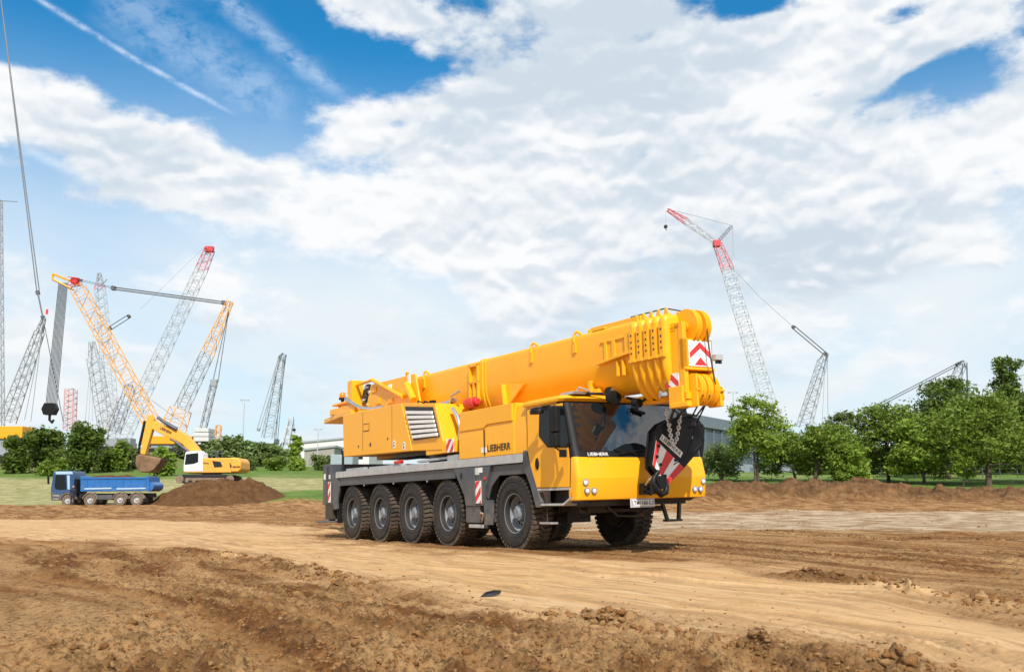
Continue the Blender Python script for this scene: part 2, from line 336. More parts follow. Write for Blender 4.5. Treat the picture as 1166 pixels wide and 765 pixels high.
# ================================================================== GROUND
def ground_mat():
    m = bpy.data.materials.new('site_ground'); m.use_nodes = True; nt = m.node_tree; N = nt.nodes; L = nt.links; b = N['Principled BSDF']
    b.inputs['Roughness'].default_value = .95; sock(b, 'Specular IOR Level').default_value = .15
    geo = N.new('ShaderNodeNewGeometry')
    def attr(k): a = N.new('ShaderNodeAttribute'); a.attribute_name = k; return a.outputs['Fac']
    def noise(sc, det=6, rg=.6, vec=None, dis=0):
        n = N.new('ShaderNodeTexNoise'); n.inputs['Scale'].default_value = sc; n.inputs['Detail'].default_value = det; n.inputs['Roughness'].default_value = rg
        n.inputs['Distortion'].default_value = dis; L.new(vec or geo.outputs['Position'], n.inputs['Vector']); return n.outputs['Fac']
    def rmp(x, a, b_, c=0., d=1.):
        r = N.new('ShaderNodeMapRange'); r.inputs[1].default_value = a; r.inputs[2].default_value = b_; r.inputs[3].default_value = c; r.inputs[4].default_value = d; L.new(x, r.inputs[0]); return r.outputs[0]
    def mix(f, a, b_):
        x = N.new('ShaderNodeMix'); x.data_type = 'RGBA'
        if isinstance(f, float): x.inputs[0].default_value = f
        else: L.new(f, x.inputs[0])
        for i, c in ((6, a), (7, b_)):
            if isinstance(c, tuple): x.inputs[i].default_value = (*c, 1)
            else: L.new(c, x.inputs[i])
        return x.outputs[2]
    def mul(a, b_):
        x = N.new('ShaderNodeMath'); x.operation = 'MULTIPLY'
        for i, c in enumerate((a, b_)):
            if isinstance(c, float): x.inputs[i].default_value = c
            else: L.new(c, x.inputs[i])
        return x.outputs[0]
    cv = N.new('ShaderNodeCombineXYZ'); L.new(attr('ct'), cv.inputs[0]); a_ = mul(attr('al'), .12); L.new(a_, cv.inputs[1])
    streak = noise(1.7, 6, .62, cv.outputs[0]); streak2 = noise(7., 4, .6, cv.outputs[0])
    # churned earth: dark crumbs, brown body, drier tan crusts
    soil = mix(rmp(noise(1.3, 8, .68), .32, .68), (.138, .054, .014), (.37, .172, .056))
    soil = mix(mul(attr('patch'), .55), soil, (.12, .044, .014))
    soil = mix(mul(rmp(streak, .43, .58), .8), soil, (.55, .33, .145))
    soil = mix(mul(rmp(noise(7, 8, .75), .52, .62), .5), soil, (.46, .245, .088))
    soil = mix(mul(rmp(noise(16, 8, .8), .51, .58), .8), soil, (.075, .038, .015))
    soil = mix(mul(attr('win'), .55), soil, (.085, .043, .017))
    soil = mix(mul(attr('rut'), .6), soil, (.50, .28, .11))
    path = mix(rmp(streak, .3, .7), (.485, .285, .12), (.64, .41, .205))
    path = mix(mul(rmp(streak2, .47, .60), .6), path, (.32, .185, .075))
    cv3 = N.new('ShaderNodeCombineXYZ'); L.new(mul(attr('ct'), 4.), cv3.inputs[0]); L.new(mul(attr('al'), .10), cv3.inputs[1])
    path = mix(mul(rmp(noise(2.3, 5, .7, cv3.outputs[0]), .50, .62), .55), path, (.66, .47, .27))
    path = mix(mul(rmp(noise(2.2, 8, .7), .54, .72), .55), path, (.28, .165, .075))
    path = mix(mul(rmp(noise(26, 6, .8), .54, .64), .5), path, (.30, .21, .13))
    path = mix(mul(attr('rut'), .55), path, (.27, .165, .078))
    pale = mix(rmp(noise(.9, 8, .7, dis=.4), .40, .62), (.29, .175, .085), (.60, .47, .32))
    soil = mix(attr('berm'), soil, mix(rmp(noise(1.1, 8, .75), .38, .62), (.075, .036, .015), (.21, .112, .050)))  # berm soil mixed to a darker brown
    c = mix(attr('track'), soil, path); c = mix(attr('pale'), c, pale)
    gr1 = mix(rmp(noise(.5, 6, .7), .35, .68), (.075, .15, .022), (.17, .24, .05))
    gr1 = mix(mul(rmp(noise(3, 5, .7), .5, .7), .6), gr1, (.045, .085, .014))
    dry = mix(rmp(noise(.7, 8, .75), .36, .64), (.17, .19, .055), (.47, .40, .21))
    sp = N.new('ShaderNodeSeparateXYZ'); L.new(geo.outputs['Position'], sp.inputs[0])
    g = mix(attr('dry'), gr1, dry)
    g = mix(attr('bank'), g, (.20, .145, .085))
    c = mix(attr('grass'), c, g)
    L.new(c, b.inputs['Base Color'])
    bh = N.new('ShaderNodeBump'); bh.inputs['Strength'].default_value = 1.; bh.inputs['Distance'].default_value = .05
    nb = N.new('ShaderNodeMath'); nb.operation = 'ADD'; L.new(noise(22, 8, .72), nb.inputs[0]); L.new(mul(noise(90, 3, .6), .35), nb.inputs[1])
    fl = N.new('ShaderNodeMath'); fl.operation = 'MULTIPLY'; L.new(nb.outputs[0], fl.inputs[0])
    L.new(rmp(attr('track'), 0, 1, 1., .35), fl.inputs[1])
    L.new(fl.outputs[0], bh.inputs['Height']); L.new(bh.outputs[0], b.inputs['Normal'])
    return m
th = np.concatenate([np.linspace(-180, -40, 44, endpoint=False), np.linspace(-40, 40, 1500, endpoint=False), np.linspace(40, 180, 44)]) * PI / 180
rr = np.concatenate([[.15, .6, 1.1, 1.6, 2.1, 2.6, 3.1], np.exp(np.linspace(math.log(3.6), math.log(130), 900)), np.exp(np.linspace(math.log(132), math.log(4000), 90))])
TH, RR = np.meshgrid(th, rr); GX = (RR * np.sin(TH)).ravel(); GY = (RR * np.cos(TH)).ravel()
res = np.maximum(RR.ravel() * .0030, 0)
res[np.abs(TH.ravel()) > 40 * PI / 180] = 1.
GZ, ga = terrain(GX, GY, res, True)
q_ = GX / np.maximum(GY, 1)
nz1 = fbm(GX, GY, .12, 3, 80)
dry = sstep(98, 106, GY + 3 * nz1) * sstep(136, 128, GY + 4 * nz1) * sstep(0, -.12, q_)       # straw coloured strip in the field
dry = np.maximum(dry, .95 * sstep(-.30, -.36, q_) * sstep(134, 122, GY + 5 * nz1))
dry = np.maximum(dry, .35 * np.clip(nz1, 0, 1))
bank = sstep(163, 172, GY) * sstep(-.33, -.40, q_) * sstep(-.5, .3, nz1 + .3)
GZ = np.where(RR.ravel() > 900, GZ - (RR.ravel() - 900) * .012, GZ)
nt_, nr_ = len(th), len(rr)
I = np.arange(nr_ - 1)[:, None] * nt_ + np.arange(nt_ - 1)[None, :]
Fq = np.stack([I, I + 1, I + 1 + nt_, I + nt_], -1).reshape(-1, 4)[:, ::-1]
attrs = dict(track=ga['track'], pale=ga['pale'], grass=ga['grass'], win=ga['win'], ct=ga['ct'], al=ga['al'], dry=dry, bank=bank, patch=ga['patch'], berm=ga['berm_mask'], rut=ga['rut'])
GM = ground_mat()
ground = np_mesh('ground', np.stack([GX, GY, GZ], 1), Fq, GM, smooth=True, attrs=attrs)
tag(ground, kind='structure')

def lump_mat(name, c1, c2):
    m = bpy.data.materials.new(name); m.use_nodes = True; nt = m.node_tree; N = nt.nodes; L = nt.links; b = N['Principled BSDF']
    b.inputs['Roughness'].default_value = .95; sock(b, 'Specular IOR Level').default_value = .12
    g = N.new('ShaderNodeNewGeometry'); n = N.new('ShaderNodeTexNoise'); n.inputs['Scale'].default_value = 1.6; n.inputs['Detail'].default_value = 9; n.inputs['Roughness'].default_value = .72
    L.new(g.outputs['Position'], n.inputs['Vector'])
    r = N.new('ShaderNodeMapRange'); r.inputs[1].default_value = .32; r.inputs[2].default_value = .68; L.new(n.outputs['Fac'], r.inputs[0])
    x = N.new('ShaderNodeMix'); x.data_type = 'RGBA'; x.inputs[6].default_value = (*c1, 1); x.inputs[7].default_value = (*c2, 1); L.new(r.outputs[0], x.inputs[0])
    ri = N.new('ShaderNodeMix'); ri.data_type = 'RGBA'; ri.inputs[7].default_value = (.30, .18, .085, 1); L.new(x.outputs[2], ri.inputs[6])
    m2 = N.new('ShaderNodeMath'); m2.operation = 'GREATER_THAN'; m2.inputs[1].default_value = .72; L.new(g.outputs['Random Per Island'], m2.inputs[0])
    m3 = N.new('ShaderNodeMath'); m3.operation = 'MULTIPLY'; m3.inputs[1].default_value = .7; L.new(m2.outputs[0], m3.inputs[0]); L.new(m3.outputs[0], ri.inputs[0])
    L.new(ri.outputs[2], b.inputs['Base Color'])
    n2 = N.new('ShaderNodeTexNoise'); n2.inputs['Scale'].default_value = 30; n2.inputs['Detail'].default_value = 5; L.new(g.outputs['Position'], n2.inputs['Vector'])
    bp = N.new('ShaderNodeBump'); bp.inputs['Strength'].default_value = .8; bp.inputs['Distance'].default_value = .02; L.new(n2.outputs['Fac'], bp.inputs['Height']); L.new(bp.outputs[0], b.inputs['Normal'])
    return m
M['soil'] = lump_mat('loose_soil', (.12, .050, .016), (.29, .15, .056))
M['soil_dark'] = lump_mat('dark_soil', (.07, .033, .014), (.155, .078, .032))

# loose clods: thousands of them, one scattering
def ico(sub):
    bm = bmesh.new(); bmesh.ops.create_icosphere(bm, subdivisions=sub, radius=1); bm.verts.ensure_lookup_table()
    v = np.array([list(a.co) for a in bm.verts]); f = np.array([[q.index for q in a.verts] for a in bm.faces]); bm.free(); return v, f
def clods(name, pts, sizes, mat_, sub, sink=.38):
    v, f = ico(sub); n = len(pts); k = len(v)
    V = np.repeat(v[None], n, 0)
    J = 1 + rng.uniform(-.42, .42, (n, k, 1)); V = V * J * rng.uniform(.45, 1.4, (n, 1, 3))
    a = rng.uniform(0, 2 * PI, n); ca, sa = np.cos(a)[:, None], np.sin(a)[:, None]
    X = V[:, :, 0] * ca - V[:, :, 1] * sa; Y = V[:, :, 0] * sa + V[:, :, 1] * ca; Z = V[:, :, 2] * .75
    V = np.stack([X, Y, Z], -1) * sizes[:, None, None] + pts[:, None, :]; V[:, :, 2] += sizes[:, None] * (.75 - sink * 2)
    Fk = (f[None] + (np.arange(n) * k)[:, None, None]).reshape(-1, 3)
    return np_mesh(name, V.reshape(-1, 3), Fk, mat_, smooth=False)
def scatter(n, rmin, rmax, dens):
    r = np.exp(rng.uniform(math.log(rmin), math.log(rmax), n)); a = rng.uniform(-.62, .62, n); x, y = r * np.sin(a), r * np.cos(a)
    z, A = terrain(x, y, r * .0042, True); keep = rng.uniform(0, 1, n) < dens(A, x, y); return x[keep], y[keep], z[keep], r[keep], {k: v[keep] for k, v in A.items()}
x, y, z, r, A = scatter(150000, 4.2, 60, lambda A, x, y: np.clip((.05 + .7 * A['patch'] ** 2) * (1 - A['track']) * (1 - A['pale'] * .9) + A['win'] * 1. + .012, 0, 1) * (1 - A['grass']))
sz = np.exp(rng.normal(math.log(.0075), .5, len(x))) * np.clip(.75 + r / 22, .8, 3.) * (1 + 1.3 * A['win']); sz = np.minimum(sz, .046)
sz = np.where((A['track'] > .5) & (A['win'] < .3), np.minimum(sz, .016), sz)
near = r < 13
tag(clods('soil_clods', np.stack([x, y, z], 1)[near], sz[near], M['soil'], 2), kind='stuff', label='loose crumbs and clods of brown soil over the foreground', cat='soil clods')
tag(clods('soil_clods', np.stack([x, y, z], 1)[~near], sz[~near], M['soil'], 1), kind='stuff', label='loose clods of brown soil further across the site', cat='soil clods')

# ================================================================== SKY AND SUN
SUN_EL, SUN_AZ = 43.0, 172.0          # azimuth clockwise from +Y (the view direction): the sun is behind the camera
def build_world():
    w = bpy.data.worlds.new('World'); bpy.context.scene.world = w; w.use_nodes = True
    nt = w.node_tree; N = nt.nodes; L = nt.links; N.clear()
    out = N.new('ShaderNodeOutputWorld'); bg = N.new('ShaderNodeBackground'); bg.inputs[1].default_value = .10; L.new(bg.outputs[0], out.inputs[0])
    sky = N.new('ShaderNodeTexSky'); sky.sky_type = 'NISHITA'; sky.sun_disc = False
    sky.sun_elevation = math.radians(SUN_EL); sky.sun_rotation = math.radians(SUN_AZ); sky.air_density = 1.0; sky.dust_density = .6; sky.ozone_density = 2.2
    tc = N.new('ShaderNodeTexCoord'); D = tc.outputs['Generated']
    sp = N.new('ShaderNodeSeparateXYZ'); L.new(D, sp.inputs[0])
    def mth(op, a, b=None, c=None, clamp=False):
        n = N.new('ShaderNodeMath'); n.operation = op; n.use_clamp = clamp
        for i, k in enumerate((a, b, c)):
            if k is None: continue
            if isinstance(k, (int, float)): n.inputs[i].default_value = k
            else: L.new(k, n.inputs[i])
        return n.outputs[0]
    def ss(x, a, b, c=0., d=1.):
        r = N.new('ShaderNodeMapRange'); r.interpolation_type = 'SMOOTHSTEP'
        for i, k in ((1, a), (2, b), (3, c), (4, d)): r.inputs[i].default_value = k
        L.new(x, r.inputs[0]); return r.outputs[0]
    az = mth('MULTIPLY', mth('ARCTAN2', sp.outputs[0], sp.outputs[1]), 57.2958)
    el = mth('MULTIPLY', mth('ARCSINE', sp.outputs[2]), 57.2958)
    # clouds lie on a layer: project the direction on it
    zz = mth('ADD', mth('MAXIMUM', sp.outputs[2], 0.), .16)
    cx_ = mth('DIVIDE', sp.outputs[0], zz); cy_ = mth('DIVIDE', sp.outputs[1], zz)
    cv = N.new('ShaderNodeCombineXYZ'); L.new(cx_, cv.inputs[0]); L.new(cy_, cv.inputs[1])
    def noise(vec, sc, det=8, rg=.55, off=(0, 0, 0), dis=0., scale3=(1, 1, 1)):
        mp = N.new('ShaderNodeMapping'); mp.inputs['Location'].default_value = off; mp.inputs['Scale'].default_value = scale3; L.new(vec, mp.inputs[0])
        n = N.new('ShaderNodeTexNoise'); n.inputs['Scale'].default_value = sc; n.inputs['Detail'].default_value = det; n.inputs['Roughness'].default_value = rg; n.inputs['Distortion'].default_value = dis
        L.new(mp.outputs[0], n.inputs['Vector']); return n.outputs['Fac']
    dome = N.new('ShaderNodeCombineXYZ'); L.new(mth('MULTIPLY', az, .02), dome.inputs[0]); L.new(mth('MULTIPLY', el, .033), dome.inputs[1])
    def vor(off):
        mp = N.new('ShaderNodeMapping'); mp.inputs['Location'].default_value = off; L.new(dome.outputs[0], mp.inputs[0])
        nn = N.new('ShaderNodeTexNoise'); nn.inputs['Scale'].default_value = 9; nn.inputs['Detail'].default_value = 4; L.new(mp.outputs[0], nn.inputs['Vector'])
        va = N.new('ShaderNodeVectorMath'); va.operation = 'MULTIPLY_ADD'; L.new(nn.outputs['Color'], va.inputs[0]); va.inputs[1].default_value = (.11, .11, 0); L.new(mp.outputs[0], va.inputs[2])
        v = N.new('ShaderNodeTexVoronoi'); v.feature = 'SMOOTH_F1'; v.inputs['Scale'].default_value = 7.5; v.inputs['Detail'].default_value = 2.5; v.inputs['Roughness'].default_value = .55; v.inputs['Smoothness'].default_value = .55; v.voronoi_dimensions = '2D'
        v.normalize = True; L.new(va.outputs[0], v.inputs['Vector']); return v.outputs['Distance']
    nA = noise(dome.outputs[0], 5.0, 9, .62, (3.1, 1.7, 0)); nB = noise(cv.outputs[0], 2.0, 7, .58, (.3, 4.7, 0)); vA = vor((3.1, 1.7, 0)); vB = vor((3.1, 1.7 + .016, 0))
    base = mth('ADD', mth('MULTIPLY', mth('SUBTRACT', mth('ADD', mth('MULTIPLY', nA, .6), mth('MULTIPLY', nB, .4)), .5), 3.6), mth('MULTIPLY', mth('SUBTRACT', .27, vA), .9))
    # large banks: (azimuth, elevation, half widths, tilt, weight)
    def blob(a, e, ra, re, wgt, rot=0.):
        dx = mth('SUBTRACT', az, a); dy = mth('SUBTRACT', el, e); c, s = math.cos(math.radians(rot)), math.sin(math.radians(rot))
        u = mth('DIVIDE', mth('ADD', mth('MULTIPLY', dx, c), mth('MULTIPLY', dy, s)), ra)
        v = mth('DIVIDE', mth('SUBTRACT', mth('MULTIPLY', dy, c), mth('MULTIPLY', dx, s)), re)
        d = mth('ADD', mth('MULTIPLY', u, u), mth('MULTIPLY', v, v))
        return mth('MULTIPLY', mth('EXPONENT', mth('MULTIPLY', d, -1.)), wgt)
    def pa(px, py): r_ = ray(px, py).normalized(); return math.degrees(math.atan2(r_.x, r_.y)), math.degrees(math.asin(r_.z))
    B = []
    for (px, py, rx, ry, wgt, rot) in SKYBLOBS:
        a, e = pa(px, py); B.append(blob(a, e, rx / 18.7, ry / 18.7, wgt, rot))
    bias = B[0]
    for b_ in B[1:]: bias = mth('ADD', bias, b_)
    bias = mth('ADD', bias, ss(mth('ABSOLUTE', az), 45., 85., 0., .30))
    dens = mth('ADD', mth('ADD', base, bias), .5)
    cov = ss(dens, .36, .80)
    # bright sunlit lumps, greyer where the bank is thick
    lit = ss(mth('SUBTRACT', vB, vA), -.09, .11)
    edge = ss(dens, .62, 1.05)
    nb2 = noise(dome.outputs[0], 3.2, 3, .5, (5.1, .7, 0))
    sh = mth('ADD', mth('ADD', mth('MULTIPLY_ADD', mth('SUBTRACT', nA, .5), 2.6, .62), mth('MULTIPLY', mth('SUBTRACT', nb2, .5), 2.2)), mth('ADD', mth('MULTIPLY', mth('SUBTRACT', lit, .5), .6), mth('MULTIPLY', edge, -.16)))
    greyb = None
    for (px, py, rx, ry, wgt, rot) in GREYBLOBS:
        a, e = pa(px, py); g_ = blob(a, e, rx / 18.7, ry / 18.7, wgt, rot); greyb = g_ if greyb is None else mth('ADD', greyb, g_)
    shade = ss(mth('SUBTRACT', sh, greyb), .0, 1.0)
    def mix(f, a, b):
        x = N.new('ShaderNodeMix'); x.data_type = 'RGBA'
        if isinstance(f, (int, float)): x.inputs[0].default_value = f
        else: L.new(f, x.inputs[0])
        for i, c in ((6, a), (7, b)):
            if isinstance(c, tuple): x.inputs[i].default_value = (*c, 1)
            else: L.new(c, x.inputs[i])
        return x.outputs[2]
    cloud = mix(shade, CLOUD_DARK, CLOUD_LIT)
    # blue of the open sky, deepened a little as in the clear air of the picture
    tint = N.new('ShaderNodeVectorMath'); tint.operation = 'MULTIPLY'; L.new(sky.outputs[0], tint.inputs[0]); tint.inputs[1].default_value = SKY_TINT
    blue = tint.outputs[0]
    # thin veil towards the horizon
    veil = ss(el, 27., 9., 0., .97)
    vs = noise(cv.outputs[0], 1.6, 6, .55, (2, 8, 0), scale3=(1, .5, 1))
    veil = mth('MULTIPLY', veil, ss(vs, .2, .75, .78, 1.12), clamp=True)
    col = mix(veil, blue, VEIL)
    # condensation trails
    tw = mth('SUBTRACT', noise(dome.outputs[0], 20, 3, .6, (5, 0, 0)), .5); tb = ss(noise(dome.outputs[0], 30, 4, .65, (0, 5, 0)), .28, .62)
    def trail(p0, p1, wd, wgt, k):
        a0, e0 = pa(*p0); a1, e1 = pa(*p1); ln = math.hypot(a1 - a0, e1 - e0); c, s = (a1 - a0) / ln, (e1 - e0) / ln
        dx = mth('SUBTRACT', az, a0); dy = mth('SUBTRACT', el, e0)
        u = mth('ADD', mth('MULTIPLY', dx, c), mth('MULTIPLY', dy, s)); v = mth('SUBTRACT', mth('MULTIPLY', dy, c), mth('MULTIPLY', dx, s))
        wob = mth('MULTIPLY', tw, wd * 1.6)
        v = mth('DIVIDE', mth('ADD', v, wob), wd); g = mth('EXPONENT', mth('MULTIPLY', mth('MULTIPLY', v, v), -1.))
        g = mth('MULTIPLY', g, mth('MULTIPLY', ss(u, -.8, .8), ss(u, ln + 1, ln - 2)))
        return mth('MULTIPLY', mth('MULTIPLY', g, tb), wgt)
    tr = None
    for args in TRAILS:
        t_ = trail(*args); tr = t_ if tr is None else mth('MAXIMUM', tr, t_)
    col = mix(tr, col, (8.2, 8.8, 9.6))
    cov = mth('MULTIPLY', cov, ss(el, 2., 13., .35, 1.))
    col = mix(cov, col, cloud)
    below = ss(sp.outputs[2], -.01, -.06)
    col = mix(below, col, (1.6, 1.3, .9))
    L.new(col, bg.inputs[0])
    w.cycles.sampling_method = 'MANUAL'; w.cycles.sample_map_resolution = 256
SKYBLOBS = [(620, 235, 330, 100, .50, -3), (310, 225, 150, 34, .40, -10), (70, 130, 130, 46, .55, -6), (215, 185, 110, 26, .30, -10), (520, 145, 100, 40, .34, 0), (760, 130, 220, 120, .50, 0), (1100, 190, 190, 60, .5, 12), (445, 10, 90, 30, .50, -26), (640, 40, 100, 90, .50, 0),
            (960, 50, 220, 70, .42, 0), (230, 40, 230, 60, -.75, 0), (440, 85, 110, 22, -.45, -8), (310, 135, 80, 34, -.50, 14), (60, 262, 230, 36, -.50, 0), (1135, 62, 70, 20, -.55, 24), (865, 2, 60, 18, -.8, 0), (1015, 22, 36, 13, -.7, 0), (1040, 90, 60, 11, -.60, 20), (930, 108, 60, 9, -.5, 14),
            (0, 10, 160, 50, -.5, 0), (250, 350, 500, 60, -.10, 0), (950, 290, 400, 40, .12, 0), (1050, 350, 300, 20, .10, 0)]
GREYBLOBS = [(640, 90, 150, 100, .22, 0), (790, 185, 140, 50, .16, 10), (530, 130, 60, 24, .16, 0), (1090, 110, 110, 36, .14, 0), (170, 195, 130, 16, .12, 0), (760, 60, 150, 70, .12, 0), (950, 60, 120, 46, .12, 0), (480, 260, 300, 60, -.25, 0), (1000, 230, 200, 60, -.20, 0)]
TRAILS = [((30, -10), (262, 128), .15, .45, 3.), ((235, -15), (395, 110), .55, .30, 5.), ((120, -10), (330, 125), 1.5, .22, 8.), ((20, 165), (150, 225), .28, .30, 1.5), ((190, 245), (262, 280), .3, .2, 6.5)]
CLOUD_DARK, CLOUD_LIT, VEIL, SKY_TINT = (4.9, 5.6, 6.3), (7.5, 7.6, 7.7), (6.4, 6.95, 7.3), (.17, .96, 1.26)
build_world()
sl = bpy.data.lights.new('sun', 'SUN'); sl.energy = 3.9; sl.angle = math.radians(.53); sl.color = (1, .95, .88)
so = bpy.data.objects.new('sun', sl); C.objects.link(so); so['kind'] = 'structure'
a_, e_ = math.radians(SUN_AZ), math.radians(SUN_EL)
sdir = Vector((math.sin(a_) * math.cos(e_), math.cos(a_) * math.cos(e_), math.sin(e_)))
so.rotation_euler = (-sdir).to_track_quat('-Z', 'Y').to_euler(); so.location = sdir * 50
cd = bpy.data.cameras.new('camera'); cam = bpy.data.objects.new('camera', cd); C.objects.link(cam); bpy.context.scene.camera = cam
cam.location = CAM; cam.rotation_euler = (PI / 2 + PIT, 0, 0); cd.sensor_width = 36; cd.lens = 36 * FOC / 1166; cd.clip_end = 8000
cd.dof.use_dof = True; cd.dof.focus_distance = 19.5; cd.dof.aperture_fstop = 3.5
sc = bpy.context.scene
sc.view_settings.view_transform = 'Standard'; sc.view_settings.look = 'None'; sc.view_settings.exposure = .37; sc.view_settings.gamma = 1

# ================================================================== MOBILE CRANE
LT, BLK, Y1, Y2 = M['grey'], M['black'], M['yellow'], M['yellow2']
crane = empty('mobile_crane', TO, TR.to_euler(), 'large yellow five axle mobile crane parked on the brown dirt in the foreground', 'mobile crane')
SY = -1.42
def chevron_sign(y0, y1, z0, z1, xf, parent, arrows=True):     # white plate with two red arrows, on a face looking forward
    b = MB(); b.box(xf, xf + .012, y0, y1, z0, z1); pl = b.build('chevron_sign', [M['white']], parent, bevel=.003)
    w, h = y1 - y0, z1 - z0; ym = (y0 + y1) / 2; r = MB(); x0, x1 = xf + .012, xf + .015
    def poly(ps): r.prismX(ps, x0, x1)
    poly([(y0 + .02, z0 + .52 * h), (ym, z1 - .02), (ym, z1 - .30 * h), (y0 + .02, z0 + .25 * h + .02)][::1])
    poly([(y1 - .02, z0 + .52 * h), (ym, z1 - .02), (ym, z1 - .30 * h), (y1 - .02, z0 + .25 * h + .02)][::-1])
    poly([(ym - .28 * w, z0 + .02), (ym, z0 + .36 * h), (ym + .28 * w, z0 + .02)])
    r.build('arrow', M['red'], pl, smooth=0); return pl
def striped_plate(x0, x1, z0, z1, y, parent, n=3, slope=1.):   # diagonal red bands on a side face, y = outer face
    b = MB(); b.box(x0, x1, y, y + .012, z0, z1); pl = b.build('warning_plate', [M['white']], parent, bevel=.002)
    r = MB(); w, h = x1 - x0, z1 - z0; st = h / n
    for k in range(-3, int(n) + 4):
        a = z0 + k * st * 1.0; pts = [(x0, a), (x1, a + w * slope), (x1, a + w * slope + st * .5), (x0, a + st * .5)]
        pts = clip_z(pts, z0 + .004, z1 - .004)
        if len(pts) > 2: r.prismY(pts, y - .003, y - .0005)
    r.build('red_band', M['red'], pl, smooth=0); return pl
def clip_z(pts, lo, hi):
    for s_, lim in ((1, lo), (-1, -hi)):
        o = []
        for i in range(len(pts)):
            a, b = pts[i - 1], pts[i]; da, db = s_ * a[1] - lim, s_ * b[1] - lim
            if (da > 0) != (db > 0): t = da / (da - db); o.append((a[0] + (b[0] - a[0]) * t, a[1] + (b[1] - a[1]) * t))
            if db > 0: o.append(b)
        pts = o
        if not pts: return []
    return pts

# ---- wheels
TRD, TW = .70, .43
def make_wheel():
    s = empty('tmp')
    b = MB(); prof = [(.345, -.17), (.36, -.195), (.40, -.205), (.47, -.222), (.56, -.224), (.63, -.212), (.668, -.20), (.676, -.185), (.680, -.10), (.684, 0), (.680, .10), (.676, .185), (.668, .20), (.63, .212), (.56, .224), (.47, .222), (.40, .205), (.36, .195), (.345, .17)]
    b.latheY(prof + [(.335, .17), (.335, -.17), prof[0]], n=72, caps=False)
    for rr_ in (.45, .60): b.tube([(rr_ * math.cos(t * PI / 36), -.2245 if rr_ > .5 else -.220, rr_ * math.sin(t * PI / 36)) for t in range(72)], .006, 5, closed=True)
    w = b.build('wheel', [M['tyre']], None, smooth=40)
    t_ = MB(); N_ = 44
    for i in range(N_):
        for side, off in ((-1, 0), (1, .5)):
            a = 2 * PI * (i + off) / N_
            c = Vector((math.cos(a), 0, math.sin(a))); tg = Vector((-math.sin(a), 0, math.cos(a)))
            t_.obox(c * .690 + Vector((0, side * .142, 0)), c * .020, Vector((0, .072, 0)) + tg * .012, tg * .032)
            t_.obox(c * .672 + Vector((0, side * .206, 0)), c * .028 , Vector((0, .012, 0)), tg * .028)
            t_.obox(c * .690 + Vector((0, side * .030, 0)), c * .018, Vector((0, .032, 0)) - tg * .014, tg * .034)
    t_.build('tread', M['tread'], w, smooth=0)
    r = MB(); r.latheY([(.36, -.20), (.375, -.205), (.375, -.185), (.345, -.16), (.335, -.10), (.315, -.06), (.30, .0), (.24, .035), (.205, .03), (.20, -.02), (.02, -.02), (.02, .16), (.33, .17), (.345, .17)], n=56, caps=False)
    for k in range(10):
        a = 2 * PI * k / 10; r.cyl((.245 * math.cos(a), .04, .245 * math.sin(a)), (.245 * math.cos(a), -.02, .245 * math.sin(a)), .020, 6)
    hh = r.mat(1)
    for k in range(10):
        a = 2 * PI * (k + .5) / 10; hh.cyl((.270 * math.cos(a), .03, .270 * math.sin(a)), (.270 * math.cos(a), .008, .270 * math.sin(a)), .028, 12)
    rim = r.build('rim', [M['rimgrey'], BLK], w, smooth=40)
    h = MB(); h.latheY([(.02, .02), (.165, .0), (.16, -.07), (.14, -.125), (.10, -.15), (.095, -.165), (.03, -.17), (.01, -.17)], n=36)
    for k in range(8):
        a = 2 * PI * k / 8; h.cyl((.125 * math.cos(a), -.11, .125 * math.sin(a)), (.125 * math.cos(a), -.15, .125 * math.sin(a)), .011, 6)
    h.build('hub', M['rimgrey'], w, smooth=35)
    bpy.data.objects.remove(s); return w
WX = [0, -2.76, -4.57, -6.38, -8.22]
wh0 = make_wheel(); first = True
for k, x in enumerate(WX):
    for side in (-1, 1):
        if first: w = wh0; first = False
        else:
            w = wh0.copy(); C.objects.link(w)
            for ch in wh0.children:
                c = ch.copy(); C.objects.link(c); c.parent = w
        w.parent = crane; w.location = (x, -1.17 if side < 0 else 1.22, TRD - .008)
        w.rotation_euler = (0, random.uniform(0, 6), 0 if side < 0 else PI)
# ---- chassis
b = MB(); b.box(-9.6, 1.55, -.50, .50, .80, 1.50)
for x in WX: b.cyl((x, -.93, .70), (x, .98, .70), .11, 12); b.cyl((x, -1.16, .70), (x, -.90, .70), .33, 24); b.cyl((x, .95, .70), (x, 1.21, .70), .33, 24); b.box(x - .18, x + .18, -.28, .28, .48, .90); b.obox((x + .45, -.62, 1.0), (.05, 0, .3), (0, .05, 0), (.05, 0, -.01)); b.obox((x - .4, .62, 1.0), (.05, 0, .3), (0, .05, 0), (.05, 0, -.01))
b.box(-2.1, -1.1, -1.25, 1.25, .95, 1.5); b.box(-9.4, -9.1, -1.2, 1.2, .9, 1.5); b.box(-9.2, .4, -1.36, 1.38, 1.50, 1.56)
b.box(.9, 1.90, -1.1, 1.25, .80, .90); b.cyl((1.5, -.9, .72), (1.5, 1.0, .72), .05, 10); b.box(.7, 1.6, -.8, -.4, .70, .95)
b.tube([(1.9, -.6, .8), (1.8, -.3, .62), (1.85, .1, .60), (1.9, .4, .75)], .022, 8); b.tube([(1.2, -.9, .9), (1.0, -.6, .55), (.8, -.2, .6)], .02, 8)
b.build('frame', BLK, crane, bevel=.015)
b = MB()
b.box(-9.32, .42, SY + .012, 1.50, 1.70, 1.79); b.build('deck', LT, crane, bevel=.01)
b = MB(); b.box(-9.34, .42, SY - .008, SY + .012, 1.635, 1.80); b.box(-9.34, .42, 1.50, 1.52, 1.635, 1.80); b.build('edge_rail', M['grey_l'], crane, bevel=.006)
